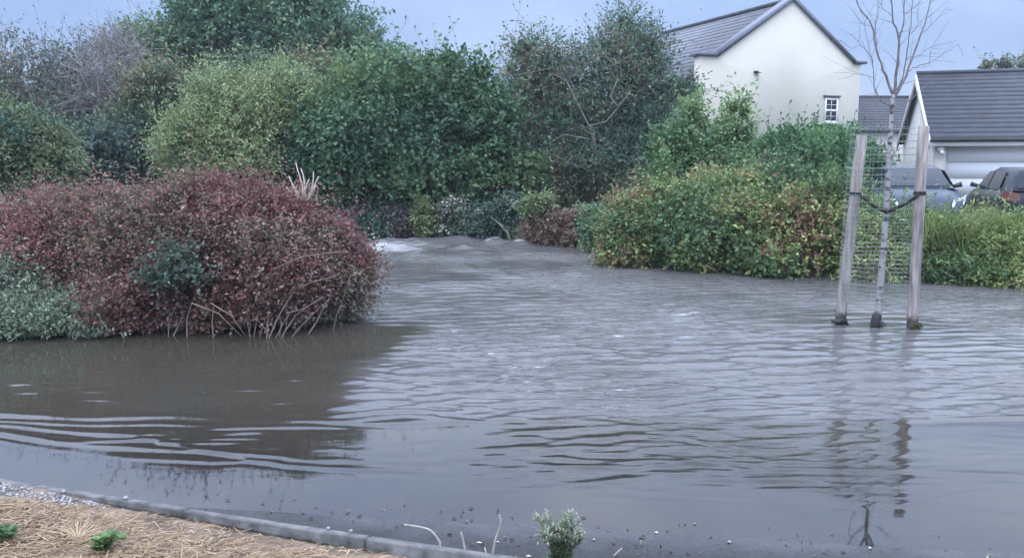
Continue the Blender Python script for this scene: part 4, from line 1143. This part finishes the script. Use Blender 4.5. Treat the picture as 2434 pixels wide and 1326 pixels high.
blades(91, P(1890,525,12.0), 420, .72, .8, GRS, .007, .6, "tall_grass", "yellow grass tuft on top of the hedge left of the guard", "grass", .5)
blades(92, P(2335,585,11.1), 620, .72, .75, GRS, .007, .5, "tall_grass", "yellow grass in front of the gap between the cars", "grass", .5)
blades(93, P(2228,585,11.1), 460, .72, .5, GRS, .007, .5, "tall_grass", "yellow grass just right of the tree guard's stake", "grass", .5)
blades(94, P(1770,505,12.4), 300, .70, .7, GRS, .007, .6, "tall_grass", "thin yellowing grass at the hedge top below the bright sapling", "grass", .5)
blades(95, P(2430,585,11.0), 400, .72, .5, GRS, .007, .5, "tall_grass", "yellow grass at the picture's right edge below the dark car", "grass", .5)

# ================================================================== THE RED HEDGE, STANDING IN THE FLOOD
RED = [((.115,.058,.06),3),((.15,.08,.075),2.2),((.085,.055,.053),2),((.19,.135,.09),1.0),((.095,.09,.072),1.6)]
DUSK = [((.09,.078,.064),2.4),((.125,.108,.09),1.8),((.105,.056,.055),1.6),((.066,.072,.054),2.2),((.125,.118,.098),1.0),((.055,.08,.055),.9)]
DARKR = [((.115,.05,.054),2.4),((.08,.052,.05),2),((.11,.096,.082),2.2),((.16,.148,.138),.6),((.08,.08,.066),1.3)]
warm = lambda L_: [((c[0]*1.07, c[1]*.98, c[2]*.89), w_) for c, w_ in L_]
RED, DUSK, DARKR = warm(RED), warm(DUSK), warm(DARKR)
HZ = dict(per=8, twig_len=.17, leaf=.038, leafw=.025, fill=.22, cl_scale=4.0, zmin=.03, up=.4, rough=.17, gap=.4, bump_k=6, shoots=.10, twig_rgb=(.13,.095,.085), twig_r=.0022, fork=.12)
def shrub(name, label, seed, lb, n, pal, **kw):
    a = dict(HZ); a.update(kw)
    return plant(name, label, "shrub", seed, lb, r0=.014, n_twig=n, palette=pal, **a)
shrub("red_shrub", "crimson leaved shrub at the hedge's left end, tips turning orange", 101,
      [lobe(60,575,150,80,8.7), lobe(200,570,110,80,8.5), lobe(-100,570,120,90,8.8), lobe(120,640,180,85,8.4), lobe(260,625,90,100,8.2), lobe(305,580,75,68,8.35)], 7600, RED+DUSK[:4]+RED[:2])
SH_MID = shrub("red_shrub", "big mixed red and grey green shrub in the hedge's middle", 102,
      [lobe(430,568,160,130,8.0), lobe(350,565,95,75,8.2), lobe(545,508,110,92,8.2), lobe(420,680,170,100,7.75), lobe(560,620,110,130,7.85), lobe(300,660,100,110,7.9)], 8600, [DUSK[2], RED[0], DUSK[0], DUSK[1], DUSK[3], RED[1], DUSK[4], DUSK[5]])
SH_RIGHT = shrub("red_shrub", "dark crimson shrub at the hedge's right end over open water", 103,
      [lobe(695,600,125,100,8.15), lobe(785,635,80,85,8.2), lobe(660,660,120,110,7.9), lobe(800,690,75,70,8.2), lobe(665,525,80,50,8.3), lobe(845,640,36,50,8.3)], 7600, DARKR)
shrub("grey_shrub", "low grey green shrub at the red hedge's left foot", 104,
      [lobe(40,705,85,70,7.75), lobe(-70,690,100,80,7.8), lobe(130,765,90,36,7.5), lobe(30,770,110,36,7.45), lobe(225,785,40,20,7.4)], 4200,
      [((.11,.15,.10),3),((.155,.19,.14),2.2),((.08,.11,.08),1.8),((.17,.16,.13),.6)], leaf=.045, leafw=.022, up=.6)
shrub("green_shrub", "patch of plain green leaves growing out of the red hedge", 105,
      [lobe(425,618,48,20,7.32,.12), lobe(385,662,40,16,7.32,.12), lobe(462,650,24,14,7.32,.10)], 150, [((.05,.08,.06),3),((.07,.10,.075),2)], leaf=.045, leafw=.03, trunk=False, bump_k=2)
# bare stems at the foot of the hedge
rs_ = np.random.default_rng(33)
stem_mat = m_plain("bare stems", (.17,.13,.11), .85, noise=.35, scale=14)
spots = [(335,796),(395,803),(455,806),(600,806),(622,808),(640,806),(585,804),(700,797),(770,786),(505,806),(655,803)]
for k_, (sx, sy) in enumerate(spots):
    b_ = G(sx, sy)+np.array([0,.02,0])
    for j in range(rs_.integers(1,4)):
        m = MB()
        top = b_+np.array([rs_.normal()*.20, .12+.22*rs_.random(), .22+.34*rs_.random()])
        m.tube(curve(b_+[rs_.normal()*.02,0,-.15], top, [rs_.normal()*.04,0,.04], 6, rs_, .006), np.linspace(.008,.003,6)*(.7+.6*rs_.random()), 5)
        m.build("bare_stem", stem_mat, SH_MID if sx < 620 else SH_RIGHT, smooth=True)
# dry seed head poking out of the hedge top
ds = thing("dry_plant", P(722,470,8.15), "dry pale seed stalks standing out of the red hedge's top", "plant")
m = MB(); bb = P(722,480,8.15)
for (tx,ty) in ((703,388),(686,418),(745,408),(757,420),(695,440),(735,425),(750,440),(715,400),(680,445),(728,445)):
    t_ = P(tx,ty,8.1+.1*rs_.random()); m.tube(curve(bb, t_, [rs_.normal()*.015,0,-.01], 6, rs_, .003), np.linspace(.011,.005,6), 5, c3=(.48,.41,.36))
for j in range(160):
    a = bb+np.array([rs_.normal()*.09, rs_.normal()*.05, .02+.16*rs_.random()]); b2 = a+rs_.normal(size=3)*.03
    m.tube([a,b2], [.003,.0015], 4, False, c3=(.38,.29,.24))
m.build("stalks", M_TWIG, ds)
# long arching canes in the hedge
for k_, pl in enumerate(([(650,640),(720,610),(790,600),(830,600)], [(500,720),(550,750),(585,800)], [(690,690),(745,670),(800,655)], [(680,745),(720,735),(770,705)], [(455,720),(520,745),(575,800)], [(480,470),(520,460),(560,462)])):
    pts = np.array([P(a,b,7.28+.05*k_ if b < 700 else 7.2) for a,b in pl])
    MB().tube(pts, np.linspace(.007,.003,len(pts)), 6).build("cane", stem_mat, SH_RIGHT if pl[0][0] > 600 else SH_MID, smooth=True)

# ================================================================== THE YOUNG TREE IN ITS GUARD
TY = 7.93
tree = thing("young_birch", G(2085,772), "young bare birch with pale trunk inside the wire guard", "tree")
def pl(pts, dy=0.0):
    return np.array([P(a,b,TY+dy*k) for k,(a,b) in enumerate(pts)])
def smooth_line(p, k=4):
    p = np.asarray(p); n = len(p)
    if n < 3: return p
    t = np.arange(n); tt = np.linspace(0, n-1, (n-1)*k+1)
    out = []
    for x in tt:
        i1 = min(int(x), n-2); f = x-i1
        p0, p1, p2, p3 = p[max(i1-1,0)], p[i1], p[i1+1], p[min(i1+2,n-1)]
        out.append(.5*((2*p1)+(-p0+p2)*f+(2*p0-5*p1+4*p2-p3)*f*f+(-p0+3*p1-3*p2+p3)*f**3))
    return np.array(out)
tp = smooth_line(np.vstack([G(2083,778)-[0,0,.3], pl([(2085,772),(2098,620),(2107,500),(2112,400),(2117,310),(2123,225)])]))
MB().tube(tp, np.linspace(.036,.016,len(tp)), 10).build("trunk", M_BIRCH, tree, smooth=True)
BRS = [([(2123,228),(2105,180),(2085,125),(2072,60),(2048,28),(2030,-10)],.016,.02), ([(2084,125),(2080,70),(2088,10),(2090,-60)],.006,.03),
 ([(2123,228),(2132,170),(2136,95),(2120,38),(2113,-60)],.019,-.02), ([(2136,95),(2146,60),(2150,0),(2158,-70)],.010,-.03), ([(2148,34),(2172,20),(2190,0),(2210,-30)],.005,.02),
 ([(2121,240),(2150,190),(2168,140),(2188,85),(2206,30),(2222,-60)],.017,.03), ([(2188,85),(2220,52),(2255,15)],.006,.05),
 ([(2124,225),(2145,185),(2155,130),(2163,75),(2167,10),(2170,-50)],.009,-.05), ([(2155,140),(2190,130),(2215,110)],.004,-.04),
 ([(2118,255),(2095,240),(2078,210),(2075,150),(2048,110),(2022,80)],.008,-.03), ([(2075,150),(2060,90),(2055,50)],.004,.03), ([(2076,185),(2045,175),(2020,168)],.003,.03),
 ([(2116,312),(2092,298),(2080,262),(2078,215)],.006,.04), ([(2160,170),(2185,155),(2212,150),(2245,125),(2285,103)],.006,.06), ([(2208,152),(2213,120),(2236,78)],.004,.04),
 ([(2120,262),(2150,248),(2180,226),(2205,200)],.006,.03), ([(2072,60),(2055,62),(2035,40)],.003,-.03), ([(2120,38),(2098,20),(2085,-5)],.004,.04), ([(2165,80),(2180,60),(2182,20)],.003,-.02), ([(2048,110),(2020,112),(1998,95)],.0025,.02)]
rbr = np.random.default_rng(12)
for pts, r, dy in BRS:
    c = smooth_line(pl(pts, dy), 4); c[1:] += rbr.normal(size=c[1:].shape)*.004
    r = r*.8
    m = MB(); m.tube(c, np.linspace(r, max(.0013, r*.22), len(c)), 6)
    br = m.build("branch", M_BRANCH, tree, smooth=True)
    # short side twigs with buds
    m = MB()
    for j in range(3, len(c), 2):
        d = norm(c[j]-c[j-1])+rbr.normal(size=3)*.45; e_ = c[j]+norm(d)*(.08+.22*rbr.random())
        m.tube([c[j], (c[j]+e_)/2+rbr.normal(size=3)*.006, e_], [max(.0015,r*.22),.0014,.0010], 4)
    m.build("twig", M_BRANCH, br)

guard = thing("tree_guard", G(2085,775), "wire mesh tree guard on two weathered round stakes standing in the flood", "tree guard")
def stake(x0, y0, x1, y1, r):
    b_ = G(x0, y0); b_ = b_.copy(); top = P(x1, y1, b_[1])
    dirv = (top-b_)
    pts = np.array([b_-dirv*.25, b_, b_+dirv*.35, b_+dirv*.7, top])
    return pts, MB().tube(pts, [r,r,r*.98,r*1.0,r*.97], 14).build("stake", M_WOOD, guard, smooth=False)
pL, _ = stake(1997, 768, 2049, 322, .051)
pR, _ = stake(2168, 778, 2196, 300, .050)
for o in guard.children:
    for f_ in o.data.polygons: f_.use_smooth = len(f_.vertices) == 4
# rubber tie: wraps both stakes, dips to the trunk
def stake_at(pts, row):
    best = None
    for s in np.linspace(0,1,400):
        p = pts[1]+(pts[-1]-pts[1])*s
        # row of p
        v = p-np.array([0,0,CAM_H]); fwd = v[1]*math.cos(PITCH)-v[2]*math.sin(PITCH); upv = v[1]*math.sin(PITCH)+v[2]*math.cos(PITCH)
        y_ = 663-FPX*upv/fwd
        if best is None or abs(y_-row) < best[0]: best = (abs(y_-row), p)
    return best[1]
aL, aR, aT = stake_at(pL,461), stake_at(pR,459), P(2106,503,TY-.045)
def belt(p, q, hgt=.034):
    m = MB(); n = 8; V=[]; Q=[]
    for j in range(n+1):
        c = p+(q-p)*j/n; c = c-np.array([0,0,.02*math.sin(math.pi*j/n)])
        for (dy,dz) in ((-.004,-hgt/2),(.004,-hgt/2),(.004,hgt/2),(-.004,hgt/2)): V.append(c+[0,dy,dz])
    for j in range(n):
        for k in range(4): Q.append([j*4+k,j*4+(k+1)%4,(j+1)*4+(k+1)%4,(j+1)*4+k])
    return m.add(V,Q)
belt(aL+[.03,-.05,-.01], aT).build("strap", M_RUBBER, guard); belt(aT, aR+[-.03,-.05,-.01]).build("strap", M_RUBBER, guard)
for a_, pp in ((aL,pL),(aR,pR)):
    dv = norm(pp[-1]-pp[1]); MB().tube([a_-dv*.016, a_+dv*.016], .0545, 14, False).build("strap_loop", M_RUBBER, guard)
# welded mesh cylinder
mc0, mc1 = (G(2090,720)+G(2080,720))/2*1.0, None
bc = (pL[1]+pR[1])/2; tc_ = (pL[-1]+pR[-1])/2; bc = bc+[0,.10,0]; tc_ = tc_+[0,.10,0]
ax_ = (tc_-bc); 
m = MB()
def ring_pt(f, an, r=.30): return bc+ax_*f+np.array([math.cos(an)*r*1.12, math.sin(an)*r*.8, 0])
nv = 26
lo, hi = .13, 1.03
for k in range(nv):
    an = 2*math.pi*k/nv
    m.tube([ring_pt(lo,an), ring_pt(.55,an), ring_pt(hi+(.04 if 0.0 <= an < 1.2 else 0),an)], .0011, 4, False)
f_ = lo; kf = 0
while f_ <= hi:
    m.tube([ring_pt(f_,2*math.pi*k/30) for k in range(31)], .0018, 4, False)
    f_ += .022 if kf < 14 else .034
    kf += 1
m.build("wire_mesh", M_WIRE, guard)
# bits caught at the feet
o = thing("flood_debris", G(1992,768), "black rag of debris caught on the left stake at the waterline", "debris")
m = MB(); q0 = G(1993,768)
m.tube([q0+[-.09,-.05,.035],q0+[-.03,-.06,.02],q0+[.0,-.065,.05],q0+[.02,-.06,-.02]], [.012,.028,.03,.02], 7); m.tube([q0+[-.02,-.06,.02],q0+[.03,-.07,.06],q0+[.06,-.06,.0]], [.02,.025,.015], 7)
m.build("rag", M_RUBBER, o)
o = thing("flood_debris", G(2083,775), "dark clump of debris wrapped round the young tree's foot", "debris")
m = MB(); q0 = G(2083,776); m.tube([q0+[-.012,-.01,-.05],q0+[-.012,-.01,.03],q0+[-.002,0,.09],q0+[.006,0,.125]], [.052,.048,.042,.036], 12)
rz_ = np.random.default_rng(2)
for j in range(14):
    a_ = q0+np.array([rz_.normal()*.035,-.05,.02+.05*rz_.random()]); m.tube([a_,a_+np.array([rz_.normal()*.03,-.02,-.05])],[.006,.003],5)
m.build("wrapping", M_RUBBER, o)
o = thing("flood_debris", G(2168,780), "brown green weed caught on the right stake at the waterline", "debris")
m = MB(); q0 = G(2168,780)
for j in range(60):
    a_ = q0+np.array([rz_.normal()*.03,-.055+.01*rz_.normal(),.07*rz_.random()]); m.tube([a_,a_+np.array([rz_.normal()*.03,-.012,-.05])],[.006,.002],5)
m.build("weed", M_MOSS, o)

# ================================================================== FOREGROUND PLANTS
def herb(seed, base, nst, hgt, spread, leafL, leafW, pal, label, name="weed", buds=None):
    rng = np.random.default_rng(seed); base = np.asarray(base,float)
    o = thing(name, base, label, "plant"); st_ = MB(); lf = MB(); bd = MB()
    for j in range(nst):
        top = base+np.array([rng.normal()*spread, rng.normal()*spread*.6, hgt*(.6+.45*rng.random())])
        c = curve(base+rng.normal(size=3)*[spread*.4,spread*.3,0], top, [0,0,.02], 8)
        st_.tube(c, np.linspace(.003,.0016,8), 5, c3=(.13,.17,.09))
        n = int(75*hgt/.2)+6; s = rng.random(n); k = (s*6.99).astype(int); p = c[k]+(c[k+1]-c[k])*((s*7)%1)[:,None]
        an = rng.random(n)*6.28; ax = np.stack([np.cos(an), np.sin(an), .45+.5*rng.random(n)],1)
        leaves(lf, rng, p, ax, np.stack([-np.cos(an)*.5,-np.sin(an)*.5,np.ones(n)],1), leafL, leafW, np.array(pal)[rng.integers(0,len(pal),n)]*np.exp(rng.normal(size=(n,1))*.15), fold=.08)
        if buds:
            for q_ in range(4):
                b_ = top+rng.normal(size=3)*[.012,.012,.008]; bd.tube([b_-[0,0,.006], b_, b_+[0,0,.007]], [.002,.0042,.0025], 6, c3=buds)
    st_.build("stem", M_TWIG, o); lf.build("leaves", M_LEAF, o)
    if buds: setp(bd.build("buds", M_TWIG, o), kind="stuff")
    return o
bs, bt = st_of(G(1330, 1338, .06))
herb(41, [G(1330,1342,.05)[0], G(1330,1342,.05)[1], .035], 22, .20, .05, .036, .0075, [(.13,.165,.10),(.17,.20,.14),(.10,.13,.085)], "upright grey green weed with pale buds at the bottom edge", "fleabane", (.30,.29,.26))
herb(42, bedpt(*st_of(G(245,1310,.05))), 9, .055, .035, .036, .022, [(.075,.13,.045),(.10,.17,.065),(.06,.11,.04)], "small bright green weed in the straw", "weed")
herb(43, bedpt(*st_of(G(14,1283,.05))), 8, .05, .035, .032, .018, [(.045,.085,.035),(.065,.11,.05)], "small dark green weed in the straw at the left edge", "weed")
stk = m_plain("dead stalk", (.36,.33,.29), .85, noise=.25, scale=30)
for k_, (pts, lab) in enumerate((([(1172,1312),(1178,1280),(1190,1245),(1187,1222)], "tall dead stalk by the kerb, left of the weed with buds"), ([(1105,1302),(1100,1280),(1096,1263)], "short dead stalk by the kerb between two taller ones"),
                 ([(1046,1288),(1026,1262),(1000,1252),(960,1246)], "bent dead stalk leaning over the wet road"), ([(1452,1334),(1462,1318),(1478,1302)], "thin dead stalk leaning right at the bottom edge"), ([(1160,1330),(1152,1300)], "stump of a dead stalk on the kerb's inner edge"))):
    c = smooth_line([P(a,b,3.08+.02*k_) for a,b in pts] if len(pts) > 2 else np.array([P(a,b,3.08) for a,b in pts]))
    c = np.vstack([[c[0][0], c[0][1]-.01, .0], c])
    o = thing("dead_stalk", c[0], lab, "stalk")
    m = MB().tube(c, np.linspace(.0055,.0028,len(c)), 6); m.build("stalk", stk, o, smooth=True)
# dead tussock radiating in the straw
td = thing("dead_tussock", bedpt(*st_of(G(180,1270,.05))), "dead grass tussock fanned flat in the straw", "grass")
m = MB(); tb = bedpt(*st_of(G(185,1285,.05)))
for j in range(60):
    an = rz_.uniform(.0, 3.14); L_ = .06+.12*rz_.random(); e_ = tb+np.array([math.cos(an)*L_, math.sin(an)*L_, .012+.035*rz_.random()])
    m.tube(curve(tb, e_, [0,0,.015], 4), [.0022,.002,.0016,.001], 4, False, c3=np.array([.52,.40,.27])*(.7+.5*rz_.random()))
m.build("blades", M_STRAW, td)
# pale stones on the kerb and road
for k_, (sx, sy, r_) in enumerate(((150,1152,.016),(298,1171,.018),(780,1254,.012),(835,1262,.014),(876,1256,.010),(1412,1279,.010),(1734,1284,.012),(150,1187,.022))):
    g_ = G(sx, sy, .05 if sx < 1000 else .01); s_, t_ = st_of(g_)
    if t_ > KW: g_ = bedpt(s_, t_)
    elif t_ > 0: g_[2] = kerb_z(s_)
    else: g_[2] = max(road_z(g_[0], g_[1]), 0)
    o = MB(); stones(o, np.array([g_+[0,0,r_*.3]]), np.array([r_]), np.array([[.30,.295,.29]]), rz_)
    ob_ = o.build("pebble", M_GRAVEL)
    setp(ob_, ["white pebble on the kerb near the picture's left edge", "white pebble on the kerb just right of the gravel", "leftmost of three pale pebbles close together on the kerb", "middle of three pale pebbles close together on the kerb", "rightmost of three pale pebbles close together on the kerb", "pale pebble on the road right of the weed with buds", "pale pebble on the wet road at bottom right", "flat pale pebble lying on the gravel patch"][k_], "pebble")

# a bird over the trees
bc_ = P(1217, 50, 30.0)
bird = thing("bird", bc_, "small dark bird gliding in the sky left of the hawthorn", "bird")
MB().tube([bc_+[-.06,.05,.0], bc_+[-.03,.02,.0], bc_+[.02,0,.005], bc_+[.06,-.02,.012]], [.006,.022,.022,.008], 7).build("body", M_BIRD, bird, smooth=True)
for sg in (-1, 1):
    V = [bc_+[0,.03*sg,.012], bc_+[.03,.0,.014], bc_+[.12*sg,.09*sg,.03*sg*.3], bc_+[.22*sg,.10*sg,.02*sg*.6], bc_+[0,.03*sg,.004], bc_+[.03,.0,.006], bc_+[.12*sg,.09*sg,.024*sg*.3], bc_+[.22*sg,.10*sg,.016*sg*.6]]
    MB().hexa(V).build("wing", M_BIRD, bird)
